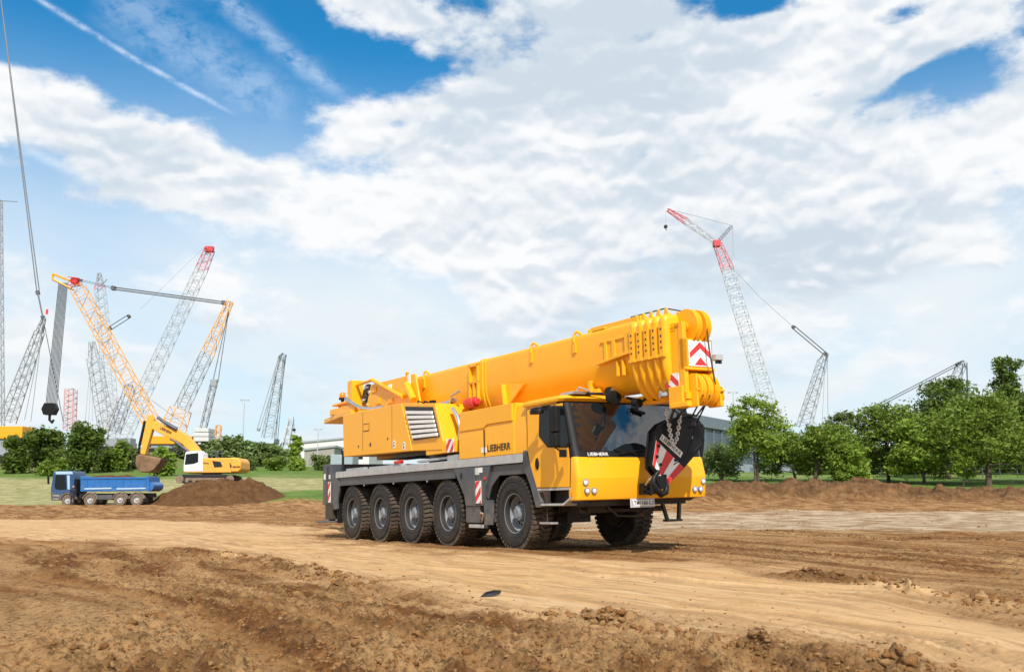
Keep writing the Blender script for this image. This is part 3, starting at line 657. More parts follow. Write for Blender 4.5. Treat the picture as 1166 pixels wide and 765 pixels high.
# wheel arch panel above the four rear wheels
b = MB()
b.prismY([(-9.30, 1.63), (-2.30, 1.63), (-2.36, 1.42), (-9.05, 1.42)], SY + .03, SY + .06)
b.prismY([(-9.05, 1.42), (-2.36, 1.42), (-2.36, 1.44), (-9.05, 1.44)], SY + .0, SY + .03)
b.prismY([(-9.62, 1.78), (-9.34, 1.78), (-9.05, 1.42), (-9.22, 1.05), (-9.22, .80), (-9.50, .78), (-9.62, 1.0)], SY + .0, SY + .05)
for x in (-7.3, -5.5, -3.7): b.box(x - .02, x + .02, SY + .06, SY + .35, 1.40, 1.62)
b.build('wheel_arch', LT, crane, bevel=.008)
for x in (-7.4, -5.55, -3.72):
    b = MB(); b.cyl((x, SY + .05, 1.40), (x, SY + .02, 1.40), .028, 12); b.build('marker_lamp', M['lens'], crane, bevel=.004)
# middle outrigger housing
b = MB()
b.prismY([(-2.36, 1.625), (-.80, 1.625), (-1.06, 1.12), (-1.12, .84), (-1.86, .84), (-1.92, 1.05), (-2.22, 1.42)], SY - .004, SY + .30)
b.build('outrigger_housing', LT, crane, bevel=.012)
b = MB(); b.box(-1.50, -1.42, SY - .03, SY - .004, .84, 1.60); b.box(-1.08, -1.02, SY - .01, SY + .2, .46, .95); b.cyl((-1.66, SY + .15, .84), (-1.66, SY + .15, .55), .10, 14); b.build('outrigger_post', LT, crane, bevel=.006)
b = MB(); b.box(-1.90, -1.30, SY + .02, SY + .55, .50, .84); b.build('support_jack', LT, crane, bevel=.012)
b = MB(); b.box(-1.75, -1.15, SY + .0, SY + .12, .40, .47); b.build('jack_foot', M['grey_l'], crane, bevel=.01)
b = MB(); b.tube([(-1.22, SY, .62), (-1.12, SY - .05, .70), (-1.02, SY - .06, .68), (-1.1, SY - .04, .56), (-1.2, SY, .52)], .022, 8); b.build('hose', mat('canvas_hose', (.35, .24, .16), .8), crane)
striped_plate(-1.40, -1.17, .89, 1.34, SY - .02, crane, 1.7, .9)
b = MB(); b.box(-1.42, -1.25, SY - .012, SY - .005, 1.62 - .16, 1.60); b.build('lamp', M['lens'], crane, bevel=.01)
b = MB(); b.cyl((-1.0, SY - .03, 1.38), (-1.0, SY - .0, 1.38), .03, 12); b.build('reflector', M['red'], crane)
b = MB(); b.box(-2.06, -2.0, SY - .02, SY, 1.40, 1.52); b.cyl((-2.03, SY - .03, 1.46), (-2.03, SY, 1.46), .02, 8); b.build('latch', BLK, crane)
b = MB(); b.box(-1.28, -1.12, SY - .014, SY - .006, 1.50, 1.60); b.build('decal', M['white'], crane)
# front wheel fender
b = MB()
b.prismY([(-.80, 1.625), (.42, 1.625), (.56, 1.42), (-.55, 1.42), (-.85, 1.22), (-1.0, .96), (-1.10, 1.05)], SY + .05, SY + .08)
b.box(-1.0, .5, SY + .08, -.55, 1.46, 1.50)
b.prismY([(.44, 1.84), (.56, 1.86), (1.02, .90), (.98, .80), (.84, .80), (.66, 1.22), (.50, 1.45), (.44, 1.50)], SY - .008, SY + .10)
b.build('fender', LT, crane, bevel=.008)
for yy in (-1.38, .98): b = MB(); b.box(-9.32, -9.29, yy, yy + .4, .42, .95); b.build('mud_flap', M['plastic'], crane)
# rear outrigger box
b = MB(); b.box(-10.34, -9.66, SY - .01, 1.50, .92, 2.03); b.box(-9.66, -9.34, SY + .25, 1.3, 1.1, 1.95)
b.build('rear_outrigger_box', LT, crane, bevel=.02)
b = MB(); b.box(-9.98, -9.90, SY - .03, SY - .01, .95, 1.98); b.box(-10.15, -9.60, SY + .0, SY + .4, .52, .92); b.cyl((-9.9, SY + .2, .92), (-9.9, SY + .2, .52), .13, 16); b.build('rear_jack', BLK, crane, bevel=.01)
b = MB(); b.cyl((-10.2, SY + .22, .52), (-10.2, SY + .22, .46), .10, 12); b.box(-10.62, -9.62, SY - .10, SY + .55, .43, .48); b.build('jack_plate', LT, crane, bevel=.01)
striped_plate(-9.86, -9.66, .98, 1.55, SY - .035, crane, 1.8, 1.)
b = MB(); b.box(-10.26, -10.12, SY - .016, SY - .010, 1.62, 1.78); b.build('decal', M['white'], crane)
b = MB(); b.box(-9.80, -9.70, SY - .04, SY - .02, 1.62, 1.74); b.build('lamp', M['lens'], crane, bevel=.006)
b = MB(); b.cyl((-9.38, -1.2, 1.79), (-9.38, -1.2, 2.32), .035, 10); b.cyl((-9.38, -1.2, 2.30), (-9.38, -1.2, 2.40), .07, 12); b.build('post', BLK, crane)
# things stowed on the deck
b = MB(); b.box(-8.9, -7.6, -1.3, -.9, 1.79, 1.87); b.box(-7.2, -5.2, -1.34, -1.1, 1.79, 1.85); b.obox((-3.4, -1.2, 1.88), (.9, .1, .02), (0, .06, 0), (0, 0, .03)); b.box(-2.9, -2.3, -1.3, -1.0, 1.79, 1.93); b.build('deck_cover', M['grey_l'], crane, bevel=.01)
b = MB(); b.box(-5.55, -5.2, -1.38, -1.28, 1.86, 1.93); b.cyl((-5.6, -1.34, 1.9), (-5.15, -1.34, 1.92), .03, 8); b.build('red_latch', M['red'], crane, bevel=.01)
b = MB(); b.cyl((-3.9, 0, 1.79), (-3.9, 0, 2.12), 1.12, 48); b.box(-6.3, -2.9, -1.05, 1.05, 2.02, 2.13); b.build('turntable', BLK, crane, bevel=.01)

# ---- carrier cabinet behind the cab
def rounded(x0, x1, y0, y1, r, n=5, corners=(1, 1, 1, 1)):
    pts = []
    for (cx_, cy_, a0), on in zip(((x1 - r, y1 - r, 0), (x0 + r, y1 - r, 90), (x0 + r, y0 + r, 180), (x1 - r, y0 + r, 270)), corners):
        if on:
            for i in range(n + 1): a = math.radians(a0 + 90 * i / n); pts.append((cx_ + r * math.cos(a), cy_ + r * math.sin(a)))
        else: pts.append(({0: x1, 90: x0, 180: x0, 270: x1}[a0], {0: y1, 90: y1, 180: y0, 270: y0}[a0]))
    return pts
CB = MB()
CB.prismX([(-1.40, 1.80), (1.45, 1.80), (1.45, 2.80), (-1.34, 2.80), (-1.40, 2.36)], -2.16, .10)
cabinet = CB.build('cabinet', [Y1], crane, bevel=.02)
xa, za = S(525, 471); xb, zb = S(598, 459.5)
b = MB(); b.prismY([(-2.12, 2.385), (-1.05, 2.385), (-.92, 2.45), (.06, 2.45), (.06, 2.79), (-2.06, 2.79)], -1.418, -1.35); b.build('cabinet_panel', Y1, crane, bevel=.012)
b = MB(); b.prismX([(-1.39, 1.80), (1.46, 1.80), (1.46, 2.74), (-1.32, 2.74), (-1.39, 2.3)], .10, .54); b.build('cab_rear_wall', Y1, crane, bevel=.02)
p0 = S(562.5, 517.5, -1.41); p1 = S(571, 509.5, -1.41); p2_ = S(597, 515, -1.41); p3_ = S(571, 516.5, -1.41)
text('LIEBHERR', .135, M['text_black'], crane, (-.93, -1.404, 1.905), (1, 0, 0), (0, 0, 1), width=.90, bold=.018)
b = MB(); b.box(-1.19, -.97, -1.406, -1.401, 1.895, 2.0); b.build('decal', M['white'], crane)
# ---- driver's cab
cab = None
def ring(z, x0, xf, y0, y1, r, bow):
    pts = []; n = 7; m = 10
    pts.append((x0, y0, z)); pts.append(((x0 + xf) / 2, y0, z))
    for i in range(n + 1): a = math.radians(-90 + 90 * i / n); pts.append((xf - r + r * math.cos(a), y0 + r + r * math.sin(a), z))
    for i in range(1, m): t = i / m; y = y0 + r + (y1 - y0 - 2 * r) * t; pts.append((xf + bow * 4 * t * (1 - t), y, z))
    for i in range(n + 1): a = math.radians(0 + 90 * i / n); pts.append((xf - r + r * math.cos(a), y1 - r + r * math.sin(a), z))
    pts.append(((x0 + xf) / 2, y1, z)); pts.append((x0, y1, z)); return pts
CY0, CY1 = -1.41, 1.56
b = MB()
b.loft([ring(.905, 1.90, 2.08, CY0 + .03, CY1 - .03, .05, .02), ring(.92, 1.90, 2.13, CY0 + .005, CY1 - .005, .07, .03), ring(1.0, 1.90, 2.155, CY0, CY1, .075, .035), ring(1.28, 1.90, 2.19, CY0, CY1, .08, .04), ring(1.30, 1.90, 2.19, CY0, CY1, .08, .04), ring(1.63, 1.88, 2.115, CY0, CY1, .09, .045), ring(1.66, 1.88, 2.09, CY0 + .01, CY1 - .01, .10, .045)])
b.build('front_panel', Y1, crane, smooth=24)
b = MB()
b.loft([ring(1.10, .80, 1.97, CY0, CY1, .05, 0), ring(1.66, .60, 1.97, CY0, CY1, .05, 0), ring(1.74, .56, 2.05, CY0, CY1, .14, .05), ring(2.16, .56, 1.93, CY0 + .005, CY1 - .005, .14, .05), ring(2.66, .56, 1.78, CY0 + .02, CY1 - .02, .14, .05), ring(2.70, .56, 1.80, CY0 + .02, CY1 - .02, .15, .06)])
cab = b.build('cab', Y1, crane, smooth=50)
b = MB(); b.loft([ring(2.66, .50, 1.82, CY0 - .01, CY1 + .01, .16, .06), ring(2.71, .50, 1.87, CY0 - .03, CY1 + .03, .18, .07), ring(2.75, .50, 1.83, CY0 - .01, CY1 + .01, .18, .07), ring(2.79, .55, 1.70, CY0 + .12, CY1 - .12, .2, .05)]); b.build('roof', Y1, cab, smooth=50)
# windscreen: black surround wrapped round the corners, dark glass set in it
def wrap(z0, z1, off, ya, yb, th=.012, both=False):
    rings = []
    for z in np.linspace(z0, z1, 7):
        t = (z - 1.66) / (2.66 - 1.66)
        xf = np.interp(z, [1.66, 1.74, 2.16, 2.66, 2.70], [2.09, 2.05, 1.93, 1.78, 1.80]); r = .15; bow = .055
        base = ring(z, .56, xf, CY0 + .02 * t, CY1 - .02 * t, r, bow)
        cl = [p for p in base if ya <= p[1] <= yb and p[0] > .9 + 0 * z and p[0] > xf - .2]
        out = []
        for p in cl:
            nx, ny = 1., 0.
            if p[1] < CY0 + r: v = Vector((p[0] - (xf - r), p[1] - (CY0 + r))).normalized(); nx, ny = v.x, v.y
            if p[1] > CY1 - r: v = Vector((p[0] - (xf - r), p[1] - (CY1 - r))).normalized(); nx, ny = v.x, v.y
            out.append((p[0] + nx * off, p[1] + ny * off, z))
        inn = [(p[0] - .03, p[1], p[2]) for p in out][::-1]
        rings.append(out + inn)
    k = min(len(r_) for r_ in rings)
    return rings
b = MB(); b.loft(wrap(1.655, 2.655, .012, -1.42, 1.58)); ws = b.build('windscreen_frame', M['plastic'], cab, smooth=50)
b = MB(); b.loft(wrap(1.76, 2.62, .022, -1.26, 1.40)); glass = b.build('windscreen', M['screen'], ws, smooth=50)
text('LIEBHERR', .060, M['white'], ws, (2.155, -1.16, 1.672), (.02, 1, 0), (-.22, 0, 1), width=.44, bold=.012)
b = MB()
for (pa_, pb_) in (((2.115, -.48, 1.70), (2.06, .42, 1.80)), ((2.13, .30, 1.70), (2.08, 1.2, 1.80)), ((2.12, -.05, 1.69), (2.09, -.55, 1.78))):
    a_v, b_v = Vector(pa_) + Vector((.05, 0, 0)), Vector(pb_) + Vector((.05, 0, 0)); b.tube([a_v, (a_v + b_v) / 2 + Vector((.03, 0, .02)), b_v], .014, 6)
b.build('wiper', M['plastic'], ws)
b = MB(); b.cyl((1.93, .05, 2.52), (1.97, .30, 2.46), .03, 10); b.tube([(1.93, .05, 2.6), (1.95, -.02, 2.5), (1.95, .05, 2.42)], .008, 6); b.box(1.90, 1.93, .05, .2, 2.50, 2.57); b.build('camera_sensor', M['plastic'], ws)
# side window and door
wpts = [S(*p, -1.42) for p in ((614.8, 464), (614.3, 496.5), (624, 509.3), (646.5, 509.3), (650.3, 504), (643.5, 461.5))]
dpts = [(.80, 1.16), (1.93, 1.14), (1.97, 1.62), (1.80, 2.62), (.62, 2.60), (.62, 1.80)]
dc_ = (sum(p[0] for p in dpts) / 6, sum(p[1] for p in dpts) / 6); b = MB(); b.prismY([(dc_[0] + (p[0] - dc_[0]) * 1.03, dc_[1] + (p[1] - dc_[1]) * 1.016) for p in dpts], CY0 - .006, CY0 + .01); b.build('door_gap', M['plastic'], cab)  # black plate behind the door stands in for its dark gap
b = MB(); b.prismY(dpts, CY0 - .014, CY0 + .02); door = b.build('door', Y1, cab, bevel=.008)
b = MB(); b.prismY(wpts, CY0 - .026, CY0 - .008); wf = b.build('window', M['plastic'], cab, bevel=.006)
cxm = sum(p[0] for p in wpts) / 6; czm = sum(p[1] for p in wpts) / 6
b = MB(); b.prismY([(cxm + (x - cxm) * .90, czm + (z - czm) * .93) for x, z in wpts], CY0 - .030, CY0 - .020); b.build('pane', M['glass'], wf)
b = MB(); hx, hz = S(611.5, 528, -1.42); b.latheY([(.01, 0), (.055, 0), (.05, -.02), (.01, -.026)], (hx + .02, CY0 - .014, hz), 20); hd = b.build('handle', M['plastic'], door, smooth=50); hd.scale = (1, 1, 1.0)
for v in hd.data.vertices: v.co.z = hz + (v.co.z - hz) * 2.0
b = MB(); b.box(.80, 1.94, CY0 - .012, CY0 + .03, 1.095, 1.135); b.build('sill', M['grey_l'], cab, bevel=.005)
b = MB(); b.box(.84, .94, CY0 + .0, CY0 + .25, .86, 1.095); b.box(.90, 1.72, CY0 - .01, CY0 + .30, .825, .865); b.obox((1.84, CY0 + .05, .91), (.15, 0, .07), (0, .05, 0), (-.008, 0, .018)); b.build('step', M['grey_l'], cab, bevel=.006)
b = MB(); b.box(.95, 1.36, CY0 - .02, CY0 + .12, .50, .54); b.build('lower_step', M['silver'], cab, bevel=.006)
b = MB(); b.tube([(1.1, CY0 + .06, .84), (1.1, CY0 + .06, .54)], .012, 6); b.box(.95, 1.95, CY0 + .32, CY0 + .36, .86, 1.10); b.build('step_bracket', BLK, cab)
b = MB(); b.box(1.95, 2.0, CY0 - .006, CY0 + .02, .98, 1.06); b.build('indicator_lamp', M['orange'], cab, bevel=.006)
# mirrors
def mpt(px, py, Y): x, z = S(px, py, Y); return Vector((x, Y, z))
b = MB(); a0 = mpt(611, 468, -1.72); b.tube([mpt(626, 462, -1.43), mpt(618, 463, -1.6), mpt(612, 466, -1.7)], .022, 8)
b.loft([[(a0.x + math.cos(t * PI / 10) * r_x, a0.y + math.sin(t * PI / 10) * r_y, a0.z + dz) for t in range(20)] for r_x, r_y, dz in ((.16, .10, -.05), (.17, .11, 0), (.13, .08, .05), (.03, .02, .07))])
b.tube([a0 + Vector((.1, 0, 0)), mpt(632, 462, -1.66)], .02, 8)
m1 = b.build('mirror_arm', M['plastic'], crane, smooth=60)
def mirror(px0, px1, py0, py1, Y):
    a = mpt(px0, py0, Y); c = mpt(px1, py1, Y); cx_, cz_ = (a.x + c.x) / 2, (a.z + c.z) / 2; hx_, hz_ = abs(c.x - a.x) / 2, abs(c.z - a.z) / 2
    b = MB(); b.box(cx_ - hx_ * .6, cx_ + hx_ * .6, Y - .07, Y + .05, cz_ - hz_, cz_ + hz_); return b.build('mirror', M['plastic'], m1, bevel=.035, seg=3)
mirror(624.5, 639.5, 463.5, 491.5, -1.68); mirror(624.5, 639.5, 493.5, 508.5, -1.68)
b = MB(); e0 = mpt(641, 516, -1.60); b.tube([mpt(632, 509.5, -1.45), mpt(637, 512.5, -1.52), e0], .014, 6); b.obox(e0, (.03, 0, 0), (0, .06, 0), (0, 0, .065)); b.build('kerb_mirror', M['plastic'], m1, bevel=.0)
b = MB(); fy, fz = F(698.5, 452.5, 2.1); b.tube([(1.85, fy - .55, 2.78), (1.98, fy - .2, 2.80), (2.1, fy, fz + .02)], .018, 8)
b.loft([[(2.10 + dx_, fy + math.cos(t * PI / 12) * r_ * 1.0, fz + math.sin(t * PI / 12) * r_ * .72) for t in range(24)] for dx_, r_ in ((-.06, .05), (-.05, .14), (-.01, .175), (.02, .17), (.03, .13))])
b.build('front_mirror', M['plastic'], crane, smooth=60)
b = MB(); b.tube([(1.75, -1.15, 2.76), (1.9, -1.1, 2.90), (1.95, -.95, 2.84), (1.8, -.8, 2.78)], .02, 8); b.box(1.5, 1.9, -1.25, -.8, 2.78, 2.83); b.build('roof_bracket', M['silver'], crane, bevel=.006)
for (yy, zz) in ((-.35, 2.86), (.55, 2.86)):
    b = MB(); b.cyl((1.75, yy, zz), (1.92, yy, zz), .09, 16); b.cyl((1.7, yy, zz - .02), (1.7, yy, 2.78), .02, 8); w_l = b.build('work_lamp', M['plastic'], crane, bevel=.01)
    b = MB(); b.cyl((1.921, yy, zz), (1.93, yy, zz), .075, 16); b.build('lens', M['lens'], w_l)
# headlamps, plate, tow coupling, hanging step
for px, py, r_ in ((666, 549, .048), (668, 558.5, .045), (676, 558.5, .045), (800, 547.5, .048), (797, 556.4, .045), (790.5, 556.4, .045)):
    yy, zz = F(px, py, 2.17); yy = max(-1.36 + .1, min(1.49, yy))
    zz = min(zz, 1.24)
    edge_ = 0.0
    b = MB(); b.cyl((2.08, yy, zz), (2.200 - edge_, yy, zz), r_ * 1.25, 20); hl = b.build('headlamp', M['rimgrey'], crane, bevel=.004)
    b = MB(); b.cyl((2.10, yy, zz), (2.204 - edge_, yy, zz), r_ * .86, 20); b.build('lens', M['lens'], hl, bevel=.008)
py_, pz_ = F(720.5, 567.5, 2.22); qy_, qz_ = F(748.3, 575.8, 2.22)
b = MB(); b.box(2.14, 2.156, py_, qy_, pz_ - .155, pz_); npl = b.build('number_plate', M['white'], crane, bevel=.003)
b = MB(); b.box(2.156, 2.158, py_ + .012, qy_ - .012, pz_ - .143, pz_ - .012); b.build('plate_border', M['text_black'], npl)
b = MB(); b.box(2.158, 2.160, py_ + .02, qy_ - .02, pz_ - .135, pz_ - .02); b.build('plate_face', M['white'], npl)
text('LTM1160-5.2', .075, M['text_black'], npl, (2.157, py_ + .03, pz_ - .115), (0, 1, 0), (0, 0, 1), width=(qy_ - py_) - .06, bold=.008, depth=.009)
cy_, cz_ = F(736, 556.5, 2.22)
b = MB(); b.box(2.18, 2.30, cy_ - .15, cy_ + .15, cz_ - .10, cz_ + .10); b.box(2.30, 2.34, cy_ - .10, cy_ + .10, cz_ + .03, cz_ + .06); b.box(2.30, 2.34, cy_ - .10, cy_ + .10, cz_ - .06, cz_ - .03); b.cyl((2.33, cy_, cz_ - .12), (2.33, cy_, cz_ + .13), .022, 10); b.build('tow_coupling', BLK, crane, bevel=.008)
y0_, z0_ = F(754.5, 572.5, 2.0); y1_, z1_ = F(775.5, 591, 2.0)
b = MB(); b.tube([(2.0, py_ + .6, .90), (2.0, y0_ - .1, .88), (2.0, y1_ + .25, .88), (2.0, 1.45, .95)], .028, 8); b.obox((2.0, y0_ + .04, (z0_ + z1_) / 2), (.03, 0, 0), (0, .03, 0), (0, .05, -(z0_ - z1_) / 2)); b.obox((2.0, y1_ - .04, (z0_ + z1_) / 2), (.03, 0, 0), (0, .03, 0), (0, -.02, -(z0_ - z1_) / 2)); b.box(1.93, 2.07, y0_ + .04, y1_ - .02, z1_ - .03, z1_ + .01)
b.build('hanging_step', BLK, crane, bevel=.005)

# ---- superstructure: engine house with louvres
EY = -1.34
b = MB(); eh = [(-9.06, 3.36), (-5.19, 3.30), (-4.60, 2.12), (-8.98, 2.20)]
b.prismY(eh, EY, -.45); b.build('engine_house', Y1, crane, bevel=.02)
b = MB(); gq = [S(458.6, 460.5, EY), S(497.9, 461.7, EY), S(507, 502.5, EY), S(471.8, 509, EY)]
b.prismY([(-5.18, 3.30), (-3.42, 3.13), (-3.04, 2.25), (-3.1, 2.06), (-4.60, 2.12)], EY + .015, -.45)
b.build('grille_housing', Y1, crane, bevel=.02)
b = MB(); i0 = [(-4.98, 3.20), (-3.50, 3.05), (-3.18, 2.36), (-4.52, 2.36)]; b.prismY(i0, EY - .0, EY + .03); gr = b.build('grille', BLK, crane)
for k in range(7):
    t = (k + .0) / 6.6; xl = -4.98 + (.46) * t; zl = 3.17 - (.80) * t; xr = -3.50 + .32 * t; zr = 3.02 - .665 * t; h_ = .036
    if k == 0: xr = xl + .9
    b = MB(); b.prismY([(xl + .02, zl - h_), (xr - .02, zr - h_), (xr - .02, zr + h_), (xl + .02, zl + h_)], EY - .04, EY - .003)
    if k > 0: b.build('louvre', M['white'], gr, bevel=.008)
b = MB()
b.tube([(-4.45, EY + .08, 3.16), (-4.3, EY + .02, 3.27), (-4.05, EY + .1, 3.17)], .018, 6); b.tube([(-4.15, EY + .06, 3.15), (-3.95, EY + .02, 3.22), (-3.7, EY + .12, 3.14)], .022, 6); b.box(-3.75, -3.6, EY + .04, EY + .14, 3.12, 3.22)
b.build('hose', M['plastic'], crane)
b = MB(); b.prismY([(-3.95, 2.10), (-2.5, 2.24), (-2.5, 1.99), (-3.92, 1.98)], EY + .03, -.9); b.build('side_beam', Y1, crane, bevel=.015)
striped_plate(-2.86, -2.52, 1.99, 2.28, EY + .005, crane, 1.0, 1.1)
for (x, z, r_) in ((-7.9, 2.42, .03), (-7.1, 2.42, .045), (-6.0, 2.50, .03)):
    b = MB(); b.box(x - r_, x + r_, EY - .006, EY + .01, z - r_, z + r_); b.build('vent', BLK, crane)
for (x, z) in ((-5.62, 2.34), (-5.05, 2.27)):
    b = MB(); b.box(x - .07, x + .07, EY - .005, EY + .01, z - .09, z + .09); dc = b.build('decal', M['white'], crane)
    b = MB(); b.box(x - .03, x + .03, EY - .007, EY - .004, z - .06, z - .01); b.box(x - .03, x + .02, EY - .007, EY - .004, z + .02, z + .06); b.build('decal_print', M['text_black'], dc)
b = MB(); b.box(-7.57, -7.18, EY - .004, EY + .01, 2.78, 2.98); hs_ = b.build('hatch_gap', M['plastic'], crane); b = MB(); b.box(-7.55, -7.2, EY - .010, EY + .01, 2.80, 2.96); b.build('hatch', Y1, crane, bevel=.004)  # larger black plate first, drawn as the dark gap round the hatch
for sx in (-5.75, -6.02 - 1.6): b = MB(); b.box(sx, sx + .012, EY - .003, EY + .01, 2.26, 3.30); b.build('panel_joint', M['plastic'], crane)
for sx in (-1.05,): b = MB(); b.box(sx, sx + .012, -1.421, -1.40, 1.84, 2.36); b.build('panel_joint', M['plastic'], crane)
# machinery between engine house and cabinet
b = MB(); b.cyl((-2.9, -.7, 2.55), (-2.2, -.7, 2.50), .17, 18); b.cyl((-3.1, -.8, 2.85), (-2.8, -.8, 2.55), .09, 12); b.tube([(-3.2, -1.0, 3.0), (-2.95, -1.0, 2.8), (-2.8, -1.0, 2.5), (-2.9, -1.0, 2.3)], .05, 8); b.box(-2.9, -2.4, -1.0, -.6, 2.0, 2.35); b.build('hydraulic_motor', M['silver'], crane, bevel=.008)
b = MB(); b.box(-6.0, -2.3, .45, .75, 2.1, 3.6); b.box(-8.8, -2.3, -.45, .5, 2.1, 2.5); b.box(-8.8, -7.2, -.45, .9, 2.2, 3.2); b.build('superstructure', Y1, crane, bevel=.02)
b = MB(); b.box(-2.3, -.8, .85, 1.45, 2.0, 3.5) if False else b.box(-4.2, -2.6, .80, 1.42, 1.95, 3.3); b.build('crane_cab', M['plastic'], crane, bevel=.05)
b = MB(); b.cyl((-4.7, -.1, 2.5), (-2.2, -.1, 3.15), .20, 20); b.cyl((-2.2, -.1, 3.15), (-1.2, -.1, 3.40), .14, 20); b.build('luffing_cylinder', Y2, crane)
b = MB(); b.cyl((-3.20, -.62, 3.10), (-2.80, -.62, 3.12), .12, 18); b.cyl((-2.80, -.62, 3.12), (-2.68, -.62, 3.13), .08, 14); b.build('red_canister', M['red'], crane, bevel=.02)
b = MB(); b.cyl((-3.9, -.80, 3.18), (-3.42, -.80, 3.22), .06, 12); b.tube([(-4.2, -.85, 3.1), (-3.9, -.9, 3.2), (-3.6, -.85, 3.12), (-3.4, -.9, 3.3), (-3.1, -.85, 3.38)], .03, 8); b.cyl((-4.05, -.9, 3.15), (-4.05, -.7, 3.15), .07, 12); b.build('valve', M['silver'], crane)
# rear: counterweight platform, bollard, beacon, hand rail
b = MB()
b.prismZ([(-12.15, -.75), (-10.0, -1.1), (-9.06, -1.1), (-9.06, 1.0), (-10.0, 1.0), (-12.15, .6)], 3.36, 3.50); b.box(-11.0, -9.06, -1.0, .9, 3.5, 3.68); b.build('counterweight_frame', Y1, crane, bevel=.02)
b = MB(); b.prismZ([(-11.6, -.7), (-9.4, -.75), (-9.4, -.25), (-11.6, -.3)], 3.84, 3.90); b.box(-11.5, -11.42, -.55, -.47, 3.50, 3.84); b.box(-9.9, -9.8, -.55, -.45, 3.50, 3.84); b.build('walkway', Y1, crane, bevel=.01)
b = MB(); b.box(-9.72, -9.38, -.95, -.60, 3.50, 4.38); b.build('column', Y1, crane, bevel=.015)
b = MB(); b.cyl((-11.25, -.5, 3.90), (-11.25, -.5, 4.02), .05, 12); b.cyl((-11.25, -.5, 4.02), (-11.25, -.5, 4.08), .11, 16); bc = b.build('beacon', M['plastic'], crane)
b = MB(); b.loft([[(-11.25 + r_ * math.cos(t * PI / 10), -.5 + r_ * math.sin(t * PI / 10), 4.08 + z_) for t in range(20)] for r_, z_ in ((.09, 0), (.10, .06), (.085, .13), (.04, .17))]); b.build('lens', M['orange'], bc, smooth=60)
q1, q2, q3, q4 = mpt(394, 454, -1.0), mpt(411, 464.5, -1.0), mpt(424, 465.5, -1.0), mpt(436, 463.5, -1.0)
b = MB(); b.tube([q1, q1.lerp(q2, .5), q2, q3, q4], .055, 10); b.build('exhaust_pipe', M['silver'], crane)
# winch and boom foot bracket
b = MB()
for yy in (-.78, .52): b.prismY([(-8.9, 3.30), (-8.4, 4.14), (-5.6, 4.10), (-5.3, 3.30)], yy, yy + .05)
b.build('boom_bracket', Y2, crane, bevel=.012)
def bar(b, pts, Y, r=.05, th=.05):
    for i in range(len(pts) - 1):
        a = mpt(*pts[i], Y); c = mpt(*pts[i + 1], Y); b.cyl(a, c, r, 8)
b = MB(); bar(b, [(424, 432.5), (459, 452)], -.84, .055); bar(b, [(463, 437), (471, 455)], -.86, .09); bar(b, [(402, 440), (424, 432.5)], -.8, .045); bar(b, [(462, 434), (463, 424), (465, 425)], -.6, .03); b.build('brace', Y1, crane, smooth=40)
b = MB(); b.cyl((-8.95, -.60, 3.85), (-8.95, .45, 3.85), .30, 24); b.cyl((-8.95, -.66, 3.85), (-8.95, -.60, 3.85), .38, 24); b.cyl((-8.95, -.74, 3.85), (-8.95, -.66, 3.85), .12, 16); b.build('winch', M['rope'], crane, bevel=.01)
b = MB(); [b.cyl((-8.75 + .25 * math.cos(k), -.80, 3.85 + .25 * math.sin(k)), (-8.75 + .25 * math.cos(k), -.70, 3.85 + .25 * math.sin(k)), .05, 8) for k in (0.4, 1.8, 3.5, 5)]; b.build('winch_bolt', M['silver'], crane)
b = MB(); b.box(-7.2, -7.0, -.80, -.78, 3.8, 4.0); b.box(-6.0, -5.85, -.80, -.78, 3.75, 4.1); b.build('decal', M['white'], crane)
for x, z in ((-8.0, 3.55), (-7.2, 3.5), (-6.6, 3.62), (-8.3, 3.9)): b = MB(); b.box(x, x + .3, -.81, -.78, z, z + .14); b.build('boom_bracket_plate', Y1, crane, bevel=.01)

# ---- telescopic boom: flat sided top, deep rounded belly
BC = -.10
def sect(x, w, zt, zb, zs=None, r=.10, n=14):
    zs = zt - (zt - zb) * .50 if zs is None else zs; pts = []
    for sgn in (1, -1):
        for i in range(5):
            a = math.radians(90 * i / 4); px_, pz_ = w - r + r * math.sin(a), zt - r + r * math.cos(a)
            pts.append((px_ * sgn, pz_)) if sgn == 1 else None
    pts = []
    for i in range(5): a = math.radians(90 * i / 4); pts.append((w - r + r * math.sin(a), zt - r + r * math.cos(a)))
    for i in range(n + 1): a = math.radians(180 * i / n); pts.append((w * math.cos(a), zs - (zs - zb) * math.sin(a)))
    for i in range(5): a = math.radians(90 * i / 4); pts.append((-(w - r) - r * math.cos(a), zt - r + r * math.sin(a)))
    return [(x, BC + y, z) for y, z in pts]
zt = lambda x: 4.13 - .009 * x * 1.0; zb = lambda x: 2.90 + .0 * x
b = MB(); b.loft([sect(x, .44, 4.06, 2.87) for x in (-8.2, -2.66)]); b.loft([sect(x, .445, 4.065, 2.82) for x in (-2.66, 2.78)])
boom = b.build('boom', Y2, crane, smooth=40)
b = MB(); b.loft([sect(-2.90, .475, 4.16, 2.86), sect(-2.78, .475, 4.16, 2.84)]); b.loft([sect(-2.70, .46, 4.15, 2.85), sect(-2.66, .46, 4.15, 2.85)]); b.build('boom_band', Y2, boom, smooth=40, bevel=.01)
